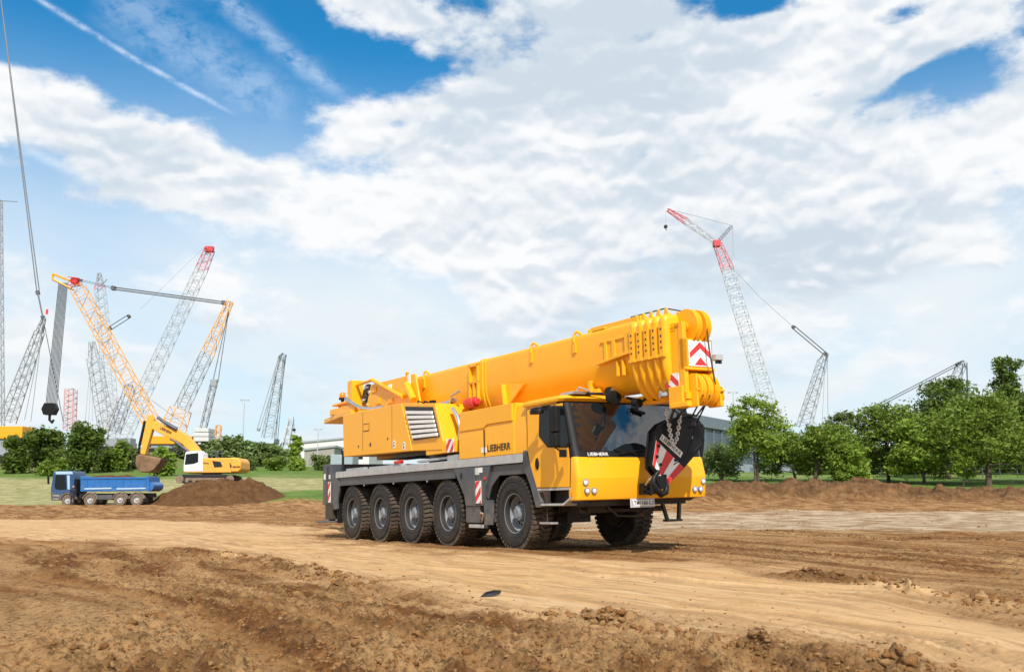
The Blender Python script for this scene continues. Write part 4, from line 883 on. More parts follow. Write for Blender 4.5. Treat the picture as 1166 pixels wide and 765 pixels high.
# recessed frame plate
b = MB(); YB = BC - .47
for (x0, x1, z0, z1) in ((-3.36, -3.30, 3.20, 4.06), (-2.98, -2.92, 3.20, 4.06), (-3.36, -2.92, 4.0, 4.06), (-3.36, -2.92, 3.62, 3.68), (-3.36, -2.92, 3.20, 3.26), (-3.17, -3.11, 3.20, 3.66)): b.box(x0, x1, YB - .05, YB + .1, z0, z1)
b.build('side_frame', Y2, boom, bevel=.008)
b = MB(); b.prismY([(-1.78, 3.46), (-.98, 3.40), (-1.70, 2.98)], BC - .50, BC - .46); b.prismY([(-1.78, 3.46), (-1.70, 2.98), (-1.66, 2.98), (-1.74, 3.46)], BC - .60, BC - .42); b.build('gusset', Y2, boom, bevel=.01)
for x in (-5.75, -.72, .82):
    b = MB(); b.tube([(x - .05, BC - .46, 4.0), (x - .05, BC - .45, 4.16), (x, BC - .42, 4.21), (x + .05, BC - .38, 4.17), (x + .05, BC - .34, 4.10)], .03, 8); b.box(x - .09, x + .01, BC - .475, BC - .43, 3.80, 4.02); b.build('rope_guide', Y2, boom, bevel=.0)
b = MB(); b.box(1.05, 2.56, BC - .28, BC - .10, 4.15, 4.25); b.box(1.0, 1.1, BC - .3, BC - .08, 4.12, 4.22); b.box(1.3, 1.7, BC - .42, BC - .36, 4.13, 4.17); b.build('top_duct', Y2, boom, bevel=.01)
b = MB(); b.prismY([(1.55, 3.50), (2.56, 3.62), (2.56, 3.56), (1.55, 3.46)], BC - .53, BC - .44); b.box(2.36, 2.54, BC - .50, BC - .44, 3.6, 3.95); b.box(1.72, 1.80, BC - .475, BC - .44, 3.52, 3.88); b.box(1.95, 2.05, BC - .475, BC - .44, 3.52, 3.88); b.box(1.6, 2.54, BC - .47, BC - .44, 3.86, 3.9); b.box(2.1, 2.14, BC - .5, BC - .42, 3.2, 3.48); b.box(2.26, 2.3, BC - .5, BC - .42, 3.2, 3.48); b.build('stiffener', Y2, boom, bevel=.008)
b = MB(); b.box(1.00, 1.42, BC - .40, BC - .25, 2.96, 3.06); b.box(1.14, 1.24, BC - .44, BC - .30, 3.0, 3.22); b.build('boom_rest', Y2, boom, bevel=.015)
b = MB(); b.box(2.2, 3.5, BC - .12, BC + .12, 2.68, 2.84); b.build('belly_beam', Y2, boom, bevel=.02)
for xx in (2.3, 3.55): b = MB(); b.cyl((xx, BC - .28, 2.72), (xx + .15, BC - .28, 2.70), .08, 12); b.build('boom_lamp', M['plastic'], boom)
b = MB(); b.tube([(2.0, BC - .2, 2.84), (2.3, BC - .1, 2.74), (2.5, BC - .15, 2.80), (2.8, BC - .1, 2.72)], .025, 8); b.build('cable_bundle', M['plastic'], boom)
# five collars of the inner sections
for k in range(5):
    x = 2.60 + .205 * k; g_ = .012 * k
    b = MB(); b.loft([sect(x - .02, .44, 4.10, 2.90 - g_), sect(x, .49, 4.17, 2.80 - g_, r=.12), sect(x + .07, .525, 4.19, 2.76 - g_, r=.12), sect(x + .10, .525, 4.19, 2.76 - g_, r=.12), sect(x + .15, .49, 4.17, 2.80 - g_, r=.12), sect(x + .175, .44, 4.10, 2.90 - g_)])
    cs = b.build('boom_section', Y2, boom, smooth=50)
    b = MB(); b.prismY([(x + .02, 4.17), (x + .07, 4.30), (x + .11, 4.30), (x + .15, 4.17)], BC - .40, BC - .36); b.build('lug', Y2, cs, bevel=.006); b = MB(); b.prismY([(x + .02, 4.17), (x + .07, 4.30), (x + .11, 4.30), (x + .15, 4.17)], BC + .1, BC + .14); b.build('lug', Y2, cs, bevel=.006); b = MB()
    b.box(x + .03, x + .14, BC - .545, BC - .50, 3.44, 4.06); b.prismY([(x + .00, 3.44), (x + .16, 3.44), (x + .16, 3.49), (x + .0, 3.49)], BC - .56, BC - .50); lp_ = b.mat(1)
    for z in (3.60, 3.70, 3.80, 3.92): b.cyl((x + .085, BC - .550, z), (x + .085, BC - .540, z), .022, 8)
    b.build('lug_plate', [Y2, BLK], cs, bevel=.004)
b = MB(); b.loft([sect(3.60, .43, 4.04, 2.88), sect(3.70, .40, 3.95, 2.90)]); b.build('inner_section', Y2, boom, smooth=40)
for ch in boom.children:
    ch.location = (.20, 0, -.08)
    if ch.name.startswith('boom_section'): ch.scale = (.97, .87, .985); ch.location = (.20, -.081, -.09)
    if ch.name.startswith('inner'): ch.scale = (1, .72, .96); ch.location = (.10, -.10, .0)
boom.rotation_euler = (0, math.radians(.6), 0); boom.location.z = -.03
# boom head
HL, HR = -.47, .17
hd_ = MB(); hd_.prismY([(3.62, 3.70), (4.06, 3.74), (4.06, 2.78), (3.80, 2.70), (3.64, 2.80)], HL, HL + .05); hd_.prismY([(3.62, 3.70), (4.06, 3.74), (4.06, 2.78), (3.64, 2.80)], HR - .05, HR)
hd_.box(3.62, 4.0, HL, HR, 3.62, 3.68); hd_.box(3.62, 3.9, HL + .05, HR - .05, 2.95, 3.6)
head = hd_.build('boom_head', Y2, crane, bevel=.012)
b = MB(); b.box(4.06, 4.16, HL, HR, 3.00, 3.50); b.box(4.02, 4.16, HL, HL + .09, 2.42, 3.78); b.box(4.06, 4.16, HR - .06, HR, 2.42, 3.50); b.box(4.06, 4.20, HL, HR, 2.975, 3.02)
b.box(3.9, 4.16, HL, HL + .14, 2.36, 2.62); b.box(3.78, 4.12, HL - .04, HL + .02, 2.42, 2.72); b.box(4.0, 4.32, HL + .10, HL + .14, 2.36, 2.9); b.box(4.0, 4.30, HR - .02, HR + .06, 2.38, 2.60); b.box(4.28, 4.34, HL + .10, HR + .06, 2.62, 2.66); b.box(3.85, 4.30, HL - .10, HL, 2.36, 2.44)
b.build('head_frame', Y2, head, bevel=.012)
chevron_sign(HL + .10, HR - .04, 3.04, 3.47, 4.165, head)
b = MB(); b.prismY([(4.10, 2.78), (4.30, 2.70), (4.34, 2.50), (4.10, 2.45)], HR + .03, HR + .05); b.build('side_guard', Y2, head, bevel=.004)
striped_plate(3.70, 4.02, 2.71, 2.94, HL - .012, head, 1.0, -.8)
for (cx__, cz__, r_, ys, nm) in ((4.02, 3.72, .30, (-.22, -.02), 'head_sheave'), (4.12, 2.66, .265, (-.27, -.12, .03), 'lower_sheave')):
    for yy in ys:
        b = MB(); hw = .055; b.latheY([(.04, -hw), (r_, -hw), (r_, -hw + .015), (r_ - .05, -.01), (r_ - .05, .01), (r_, hw - .015), (r_, hw), (.04, hw)], (cx__, yy, cz__), 40); sh_ = b.build(nm, Y2, head, smooth=35)
        b = MB(); b.cyl((cx__, yy - hw - .02, cz__), (cx__, yy + hw + .02, cz__), .08, 18); b.build('bearing', Y2, sh_, bevel=.006)
b = MB(); b.cyl((4.02, HL, 3.72), (4.02, HR, 3.72), .05, 14); b.box(3.70, 4.0, HL, HL + .05, 3.68, 3.78); b.box(3.66, 4.34, HL - .0, HL + .04, 3.84, 3.90) if False else None; b.build('axle', Y2, head)
b = MB(); b.box(4.0, 4.18, HL + .0, HL + .12, 2.50, 2.60); b.tube([(4.10, HR - .05, 3.64), (4.12, HR + .0, 3.87), (4.06, HR + .04, 3.94), (4.02, HR + .0, 3.82)], .03, 8); b.build('bracket', Y2, head, bevel=.0)
lx0, lz0 = F(818.5, 405.5, 4.2); b = MB(); b.box(4.14, 4.26, HR - .02, HR + .14, lz0 - .05, lz0 + .05); wl = b.build('anemometer', M['grey_l'], head, bevel=.01)
b = MB(); [b.cyl((4.2, HR + k, lz0 - .03), (4.2, HR + k, lz0 - .10), .03, 10) for k in (.05, .12)]; b.build('sensor_cup', BLK, wl)
head.location = (-.13, -.04, 0)
# ropes
ropes = MB()
ropes.tube([(2.2, BC, 4.20), (3.2, BC - .02, 4.18), (3.8, -.2, 4.0)], .012, 6)
ropes.tube([(3.89 + .28 * math.sin(t), -.10, 3.72 + .28 * math.cos(t)) for t in np.linspace(-.4, 1.5, 8)] + [(4.19, -.09, 3.3), (4.24, -.05, 2.72)], .014, 6)
# hook block tied forward of the windscreen
HX = 2.86
def H(px, py, x=HX): y, z = F(px, py, x); return (y, z)
out_ = [H(*p) for p in ((741, 520), (744.5, 491), (752, 482.5), (768, 475), (782, 473), (792, 476), (800.5, 487), (799, 507), (776.5, 533), (757, 551.5), (741.5, 533))]
oc = (sum(p[0] for p in out_) / len(out_), sum(p[1] for p in out_) / len(out_)); inn_ = [(oc[0] + (p[0] - oc[0]) * .93, oc[1] + (p[1] - oc[1]) * .93) for p in out_]
b = MB(); b.prismX(out_, HX, HX + .06); b.prismX(inn_, HX - .14, HX + .002); b.prismX(out_, HX - .18, HX - .14)
hb = b.build('hook_block', M['hookblack'], crane, bevel=.012)
b = MB()
for off in (-.13, -.04):
    cy, cz = H(771, 499); rings = []
    for r_, dx_ in ((.05, -.03), (.30, -.03), (.26, 0), (.30, .03), (.05, .03)): rings.append([(HX - .07 + off + dx_, cy + r_ * math.cos(t * PI / 16), cz + r_ * math.sin(t * PI / 16)) for t in range(32)])
    b.loft(rings)
b.build('sheave', M['hookblack'], hb, smooth=35)
tri = [H(*p) for p in ((744.5, 501.5), (740.5, 529), (757.5, 551.5), (776.5, 533))]
b = MB(); b.prismX(tri, HX + .0605, HX + .068); wp = b.build('warning_plate', M['white'], hb)
def lerp(a, b_, t): return (a[0] + (b_[0] - a[0]) * t, a[1] + (b_[1] - a[1]) * t)
b = MB(); A_, B_, C_, D_ = tri
for t0, t1 in ((.0, .14), (.36, .60), (.82, 1.)):
    T0, T1 = lerp(A_, D_, t0), lerp(A_, D_, t1); U0, U1 = lerp(B_, C_, t0), lerp(B_, C_, t1)
    b.prismX([T0, T1, U1, U0], HX + .0685, HX + .071)
b.build('red_band', M['red'], wp, smooth=0)
for p in ((747, 508), (749, 529), (766, 524), (745, 520)):
    b = MB(); b.cyl((HX + .06, *H(*p)), (HX + .085, *H(*p)), .028, 12); b.build('bolt', M['hookblack'], wp)
tA, tB, tD = H(750, 497), H(773.5, 518), H(748.3, 501.5)
b = MB(); q0, q1_, = Vector((0, *tA)), Vector((0, *tB)); dv = (q1_ - q0).normalized(); up = Vector((0, -dv.z, dv.y)); 
strip = [(q0 + up * -.060), (q1_ + up * -.060), (q1_ + up * .050), (q0 + up * .050)]
b.prismX([(v.y, v.z) for v in strip], HX + .0605, HX + .066); tpl = b.build('name_strip', M['white'], hb)
text('LIEBHERR', .070, M['text_black'], tpl, Vector((HX + .063, q0.y, q0.z)) + dv * .02 + up * -.040, dv, up, width=(q1_ - q0).length - .04, bold=.015)
# black frame beside the block, chain, hook
b = MB()
def hp(px, py, x=HX): y, z = H(px, py, x); return Vector((x, y, z))
for pts in (((783, 473), (793, 479), (789, 497), (781, 520)), ((793, 479), (783, 487)), ((793, 479), (801, 500), (799, 520)), ((783, 487), (800, 484)), ((766, 529), (792, 512), (798, 505)), ((799, 520), (797, 505))):
    b.tube([hp(*p, HX + .05) for p in pts], .022, 8)
b.build('guard_frame', M['hookblack'], hb)
b = MB(); cen = [hp(*p, HX + .10) for p in ((750, 536), (745, 543), (743, 549), (747, 557), (753, 562.5), (758, 560), (759.5, 553), (757.5, 548))]
b.tube(cen, [.035, .04, .05, .058, .062, .055, .04, .022], 12); b.tube([hp(757, 551, HX + .0), hp(755, 538, HX + .0)], .05, 12); w0_ = [H(*p, HX + .08) for p in ((743, 540), (757, 540), (757, 556), (750, 557))]; b.prismX(w0_, HX + .05, HX + .13); b.build('hook', M['hookblack'], hb, smooth=60)
b = MB(); b.tube([hp(752, 541, HX + .12), hp(746, 541, HX + .12), hp(739, 546, HX - .1), hp(735, 552, 2.4)], .016, 6); b.build('sling', M['chain'], hb)
def chain(pts, r=.012, ln=.062, wd=.022):
    b = MB(); P = [Vector(p) for p in pts]; acc = 0; segs = []
    for i in range(len(P) - 1):
        n = max(1, round((P[i + 1] - P[i]).length / (ln * .72)))
        for k in range(n): segs.append((P[i].lerp(P[i + 1], k / n), P[i].lerp(P[i + 1], (k + 1) / n)))
    for j, (a, c) in enumerate(segs):
        m = (a + c) / 2; d = (c - a).normalized(); u = d.orthogonal().normalized() if j % 2 else d.cross(d.orthogonal()).normalized(); L_ = (c - a).length / 2 / .72 * .95
        b.tube([m + d * L_ * math.cos(t * PI / 5) + u * wd * math.sin(t * PI / 5) for t in range(10)], r, 5, closed=True)
    return b
cp = [hp(*p, HX + .14) for p in ((758.5, 466), (760.5, 476), (762.5, 488), (764.5, 500), (766.5, 506.5), (769.5, 504), (772, 492), (774, 478), (775.5, 474))]
chain(cp, .013, .07, .026).build('chain', M['chain'], crane)
b = MB(); b.cyl((3.60, BC - .30, 2.66), (3.60, BC - .30, 2.60), .10, 12); b.tube([(3.5, -.42, 2.70), (3.48, -.42, 2.58)], .04, 8); b.build('shackle', M['silver'], head)
# ropes from the head sheaves to the hook block
for (s0, e0_) in (((4.22, -.31, 2.55), (786, 478)), ((4.22, -.16, 2.55), (792, 484)), ((3.85, -.24, 2.45), (768, 478))):
    ropes.tube([s0, hp(*e0_, HX - .1)], .014, 6)
ropes.tube([(3.72, -.36, 2.62), hp(758, 492, HX - .1)], .024, 6); ropes.tube([(3.95, -.3, 2.45), hp(771, 474, HX - .1)], .018, 6)
ropes.tube([(4.0, -.1, 2.4), (3.8, -.1, 2.25), (3.5, -.2, 2.3), (3.2, -.1, 2.42), (3.3, 0, 2.55)], .016, 6)
ropes.build('hoist_rope', M['rope'], crane)

# ================================================================== LEAF CROWNS
def leaf_mat(name, c1, c2, c3):
    m = bpy.data.materials.new(name); m.use_nodes = True; nt = m.node_tree; N = nt.nodes; L = nt.links; b = N['Principled BSDF']
    g = N.new('ShaderNodeNewGeometry'); n = N.new('ShaderNodeTexNoise'); n.inputs['Scale'].default_value = .55; n.inputs['Detail'].default_value = 4; L.new(g.outputs['Position'], n.inputs['Vector'])
    r = N.new('ShaderNodeMapRange'); r.inputs[1].default_value = .35; r.inputs[2].default_value = .65; L.new(n.outputs['Fac'], r.inputs[0])
    x = N.new('ShaderNodeMix'); x.data_type = 'RGBA'; x.inputs[6].default_value = (*c1, 1); x.inputs[7].default_value = (*c2, 1); L.new(r.outputs[0], x.inputs[0])
    y = N.new('ShaderNodeMix'); y.data_type = 'RGBA'; y.inputs[7].default_value = (*c3, 1); L.new(x.outputs[2], y.inputs[6])
    p = N.new('ShaderNodeMath'); p.operation = 'POWER'; p.inputs[1].default_value = 1.6; L.new(g.outputs['Random Per Island'], p.inputs[0]); L.new(p.outputs[0], y.inputs[0])
    L.new(y.outputs[2], b.inputs['Base Color']); b.inputs['Roughness'].default_value = .55; sock(b, 'Specular IOR Level').default_value = .25
    tr = N.new('ShaderNodeBsdfTranslucent'); L.new(y.outputs[2], tr.inputs[0]); mx = N.new('ShaderNodeMixShader'); mx.inputs[0].default_value = .28
    L.new(b.outputs[0], mx.inputs[1]); L.new(tr.outputs[0], mx.inputs[2]); L.new(mx.outputs[0], N['Material Output'].inputs['Surface']); return m
LM = {'bright': leaf_mat('leaves_bright', (.13, .22, .022), (.21, .31, .035), (.30, .40, .06)),
      'mid': leaf_mat('leaves_mid', (.09, .155, .018), (.15, .225, .028), (.22, .30, .045)),
      'dark': leaf_mat('leaves_dark', (.055, .10, .014), (.095, .15, .022), (.15, .21, .035)),
      'pale': leaf_mat('leaves_pale', (.13, .20, .06), (.20, .28, .09), (.26, .33, .13)),
      'olive': leaf_mat('leaves_olive', (.10, .15, .035), (.15, .20, .05), (.20, .25, .09))}
BARK = mat('bark', (.085, .062, .045), .9, var=.35, scale=5, bump=.5, bscale=14)
def leaves(name, blobs, n, size, m, parent, rnd, gap=.5):
    W_ = np.array([b_[3] * b_[4] * b_[5] for b_ in blobs]) ** .75; W_ /= W_.sum(); k = rnd.choice(len(blobs), n, p=W_)
    B_ = np.array(blobs)[k]; d = rnd.normal(size=(n, 3)); d /= np.linalg.norm(d, axis=1)[:, None]
    rad = rnd.uniform(0, 1, n) ** .42; rad *= 1 + .22 * rnd.normal(size=n) * (rad > .75)
    P = B_[:, :3] + d * rad[:, None] * B_[:, 3:6]
    q = vnoise(P[:, 0] * 1.3 + 3.1 * P[:, 2], P[:, 1] * 1.3 - 2.2 * P[:, 2], 31) + .6 * vnoise(P[:, 0] * 2.7 - 1.9 * P[:, 2], P[:, 1] * 2.7 + 2.9 * P[:, 2], 37)
    keep = q > -gap * rad - .15; P = P[keep]; n = len(P); P[:, 2] = np.maximum(P[:, 2], .1)
    a = rnd.normal(size=(n, 3)); a[:, 2] *= .6; a /= np.linalg.norm(a, axis=1)[:, None]; c = np.cross(a, rnd.normal(size=(n, 3))); c /= np.linalg.norm(c, axis=1)[:, None]
    s = size * np.exp(rnd.normal(0, .3, n))[:, None]
    V = np.stack([P - a * s, P + c * s * .45 - a * s * .1, P + a * s, P - c * s * .45 + a * s * .15], 1).reshape(-1, 3)
    return np_mesh(name, V, np.arange(n * 4).reshape(-1, 4), m, parent)
def tree(px, top, base_py, Y, hw, m, label, seed, n=7000, leaf=.13, lean=0., group=None, name='broadleaf_tree', cat='tree', trunk_r=.16, low=.22, upright=1., nb=15, gap=.5, stems=1):
    rnd = np.random.default_rng(seed); p = at(px, base_py, Y); x0, y0 = p.x, p.y; z0 = gz(x0, y0) - .05
    H_ = at(px, top, Y).z - z0; Wd = hw * 1.22 * Y / FOC; root = empty(name, (x0, y0, z0), (0, 0, 0), label, cat, group)
    blobs = []; tips = []
    for i in range(nb):
        t = low + (1 - low) * ((i + .7) / nb) ** .85; a = i * 2.4 + rnd.uniform(-.5, .5)
        prof = math.sin(PI * min(1, (t - low * .6) / (1.04 - low * .6)) ** .8) ** .65
        rr_ = Wd * prof * rnd.uniform(.35, .82) * upright; bl = Wd * rnd.uniform(.26, .42) * (.65 + .5 * prof)
        cx_ = math.cos(a) * rr_ + lean * H_ * t; cy_ = math.sin(a) * rr_; cz_ = min(H_ * t, H_ - bl * .72)
        blobs.append((cx_, cy_, cz_, bl, bl, bl * rnd.uniform(.6, .85))); tips.append(Vector((cx_, cy_, cz_)))
        for _ in range(2):
            u = rnd.normal(size=3); u /= np.linalg.norm(u); b2 = bl * rnd.uniform(.35, .55)
            blobs.append((cx_ + u[0] * bl * .95, cy_ + u[1] * bl * .95, min(cz_ + u[2] * bl * .75, H_ - b2 * .6), b2, b2, b2 * .8))
    for _ in range(4): a = rnd.uniform(0, 6.28); blobs.append((math.cos(a) * Wd * .3 + lean * H_ * .55, math.sin(a) * Wd * .3, H_ * rnd.uniform(low + .12, .72), Wd * .42, Wd * .42, Wd * .38))
    leaves('crown', blobs, int(n * 1.8), leaf * 1.1, m, root, rnd, gap * .6)
    b = MB()
    for st in range(stems):
        ox = (st - (stems - 1) / 2) * .35; fork = H_ * low * rnd.uniform(.75, 1.0); kx = rnd.uniform(-.12, .12)
        axis = [Vector((ox, 0, -.2)), Vector((ox + kx, .05, fork * .5)), Vector((ox + kx * .4 + lean * fork, .0, fork)), Vector((lean * H_ * .6 + ox, .1, H_ * .62)), Vector((lean * H_ * .85, 0, H_ * .88))]
        b.tube(axis, [trunk_r * 1.3, trunk_r, trunk_r * .85, trunk_r * .4, trunk_r * .12], 8)
        for i, tp in enumerate(tips):
            if i % stems != st: continue
            h0 = max(fork * .8, min(tp.z * .55, H_ * .5)); s0 = Vector((lean * h0 + ox + kx * .3, 0, h0)); md = s0.lerp(tp, .5) + Vector((rnd.uniform(-.2, .2), rnd.uniform(-.2, .2), -.12))
            b.tube([s0, md, tp], [trunk_r * .42, trunk_r * .26, trunk_r * .07], 5)
    b.build('trunk', BARK, root, smooth=60); return root
def shrub(px, top, base_py, Y, hw, m, label, seed, n=3500, leaf=.16, group=None, name='shrub', cat='shrub'):
    rnd = np.random.default_rng(seed); p = at(px, base_py, Y); z0 = gz(p.x, p.y) - .1; H_ = at(px, top, Y).z - z0; Wd = hw * Y / FOC
    root = empty(name, (p.x, p.y, z0), (0, 0, 0), label, cat, group); blobs = []; b = MB()
    for i in range(9):
        a = i * 2.4; r_ = Wd * rnd.uniform(.2, .7); h_ = H_ * rnd.uniform(.3, .78); s_ = min(Wd, H_) * rnd.uniform(.28, .45)
        c_ = (math.cos(a) * r_, math.sin(a) * r_ * .8, min(h_, H_ - s_ * .85)); blobs.append((*c_, s_, s_, s_ * .9)); b.tube([(c_[0] * .1, c_[1] * .1, -.1), (c_[0] * .5, c_[1] * .5, c_[2] * .5), c_], [.09, .06, .02], 5)
    blobs.append((0, 0, H_ * .3, Wd * .8, Wd * .7, H_ * .3))
    leaves('foliage', blobs, int(n * 1.3), leaf, m, root, rnd, .4); b.build('stems', BARK, root, smooth=60); return root

GR = 'trees in a row behind the soil bank on the right'
tree(862, 449, 549, 86, 31, LM['bright'], 'bright yellow green tree with two thin stems standing in front of the grey hall', 3, 8000, .12, low=.30, stems=2, group=GR, trunk_r=.11, gap=.75, nb=14)
tree(822, 505, 546, 92, 24, LM['olive'], 'low pale shrubby tree just right of the yellow crane cab', 4, 4200, .11, low=.15, group=GR, trunk_r=.09, nb=10, gap=.8)
tree(905, 492, 549, 90, 30, LM['mid'], 'low spreading green tree between the bright two stemmed tree and the leaning trunk', 5, 6000, .13, low=.18, lean=-.1, group=GR, trunk_r=.13, nb=12)
tree(928, 484, 549, 84, 34, LM['mid'], 'broad tree with a dark leaning trunk left of the tallest thin branches', 6, 6500, .13, low=.32, lean=.22, group=GR, trunk_r=.17, nb=12, gap=.7)
tree(962, 468, 551, 88, 22, LM['olive'], 'sparse open tree with bare twigs showing at its top', 7, 3600, .12, low=.25, lean=.02, group=GR, trunk_r=.11, nb=12, gap=1.0)
tree(968, 505, 551, 82, 24, LM['bright'], 'small dense light green bushy tree at the end of the soil bank crest', 8, 5200, .12, low=.08, group=GR, trunk_r=.10, nb=11)
tree(1012, 458, 553, 88, 38, LM['mid'], 'rounded mid green tree below the far end of the slanting crane ropes', 9, 9500, .13, low=.20, group=GR, trunk_r=.17, nb=16)
tree(1052, 474, 555, 84, 34, LM['bright'], 'light green tree left of the biggest tree with leafy shoots at its foot', 10, 8000, .13, low=.20, group=GR, trunk_r=.15)
tree(1082, 430, 555, 95, 42, LM['dark'], 'tall dark tree rising behind the row below the short lattice mast', 11, 10500, .15, low=.25, group=GR, trunk_r=.22, nb=17)
tree(1126, 446, 557, 82, 52, LM['mid'], 'biggest tree of the row with a stout dark trunk in front', 12, 13500, .13, low=.27, group=GR, trunk_r=.24, nb=20, gap=.55)
tree(1182, 452, 558, 86, 44, LM['dark'], 'dark green tree cut by the right edge of the picture', 13, 9500, .14, low=.22, group=GR, trunk_r=.2, nb=16)
tree(1156, 406, 552, 118, 21, LM['dark'], 'slender tall tree standing above all others at far right', 14, 6500, .17, low=.35, group=GR, trunk_r=.2, nb=16, upright=.8, gap=.8)
tree(1098, 500, 555, 80, 14, LM['bright'], 'slim young tree of light leaves between two big trunks', 15, 2200, .10, low=.15, group=GR, trunk_r=.06, nb=8)
HG = 'dark undergrowth shrubs behind the tree row'
for i, (px, tp, hw, lab) in enumerate(((925, 522, 22, 'low dark shrub behind the leaning trunk'), (962, 520, 22, 'low dark shrub behind the sparse open tree'), (1022, 510, 24, 'dark shrub between the rounded tree and the light green tree'), (1104, 500, 26, 'dark shrub left of the stout trunk, in the undergrowth'), (1146, 498, 26, 'dark shrub right of the stout trunk, in the undergrowth'), (1000, 505, 26, 'dark shrub filling the gap behind the rounded mid green tree'), (1042, 500, 26, 'dark shrub behind the light green tree with shoots at its foot'), (1082, 497, 28, 'dark shrub low behind the tall dark tree'), (1124, 495, 28, 'dark shrub behind the stout trunk of the biggest tree'), (1165, 492, 30, 'dark shrub at the far right end of the undergrowth'))):
    shrub(px, tp, 548, 108, hw, LM['dark'], lab, 40 + i, 4500, .20, HG)
LG = 'dark bushes along the left field edge'
for i, (px, tp, bs, hw, Y, mm, lab) in enumerate(((18, 490, 531, 17, 150, 'dark', 'dark round bush nearest the left edge of the picture'), (50, 481, 533, 25, 155, 'dark', 'large dark bush under the hanging black hook block'), (93, 474, 534, 30, 152, 'dark', 'tallest and widest dark bush on the left'), (128, 496, 532, 18, 158, 'mid', 'green bush right of the tallest dark bush'), (150, 505, 530, 20, 165, 'olive', 'olive bush partly hidden by the brown excavator bucket'),
        (186, 503, 532, 15, 140, 'bright', 'bright green bush framed under the excavator boom'), (58, 522, 536, 16, 140, 'mid', 'low flat bush in the grass above the blue truck cab'))):
    shrub(px, tp, bs, Y, hw, LM[mm], lab, 60 + i, 6000 if hw > 15 else 3500, .30, LG, name='bush', cat='bush')
OG = 'pale olive trees far behind the excavator'
for i, (px, tp, hw, lab) in enumerate(((212, 504, 16, 'pale olive tree seen just behind the white excavator cab'), (240, 500, 16, 'pale olive tree above the excavator engine cover'), (262, 496, 17, 'pale olive tree right above the excavator tail'), (284, 503, 17, 'pale olive tree right of the excavator near the light mast'), (302, 504, 15, 'pale olive tree left of the small white crane'), (322, 512, 10, 'lowest pale olive tree at the foot of the small white crane'))):
    tree(px, tp, 532, 190, hw, LM['pale'] if i % 2 else LM['olive'], lab, 80 + i, 3600, .34, group=OG, trunk_r=.14, low=.12, nb=10)
tree(336, 496, 530, 180, 9, LM['bright'], 'narrow light green tree beside the small white crane', 95, 2600, .25, trunk_r=.1, low=.15, nb=8, upright=.8)
for i, (px, tp, bs, hw, mm, lab) in enumerate(((268, 522, 537, 10, 'mid', 'small green shrub in the grass right of the excavator tail'), (284, 517, 537, 9, 'olive', 'small olive shrub in the grass below the light mast'), (312, 519, 536, 12, 'mid', 'small dark shrub in the grass below the small white crane'), (338, 518, 535, 13, 'bright', 'light green shrub in the grass left of the rear outrigger'), (366, 513, 531, 14, 'olive', 'shrub in front of the grey container'))):
    shrub(px, tp, bs, 165, hw, LM[mm], lab, 100 + i, 2200, .24, 'small shrubs in the far field', name='shrub')

# ================================================================== LATTICE CRANES FAR BEHIND
def lattice(b, p0, p1, w0, w1, bays, rc, rl, n=4, taper=0.):
    p0, p1 = Vector(p0), Vector(p1); d = (p1 - p0).normalized(); u = Vector((0, 1, 0)); v = d.cross(u).normalized(); u = v.cross(d).normalized()
    def w(t): return (w0 + (w1 - w0) * t)
    cs = [(1, 1), (-1, 1), (-1, -1), (1, -1)]
    def P(t, c): return p0.lerp(p1, t) + v * (c[0] * w(t) / 2) + u * (c[1] * w(t) / 2)
    for c in cs: b.cyl(P(0, c), P(1, c), rc, n)
    for i in range(bays):
        t0, t1 = i / bays, (i + 1) / bays
        for j in range(4):
            a, c = cs[j], cs[(j + 1) % 4]
            if (i + j) % 2: a, c = c, a
            b.cyl(P(t0, a), P(t1, c), rl, 3, caps=False)
            if j % 2 == 0: b.cyl(P(t1, a), P(t1, c), rl, 3, caps=False)
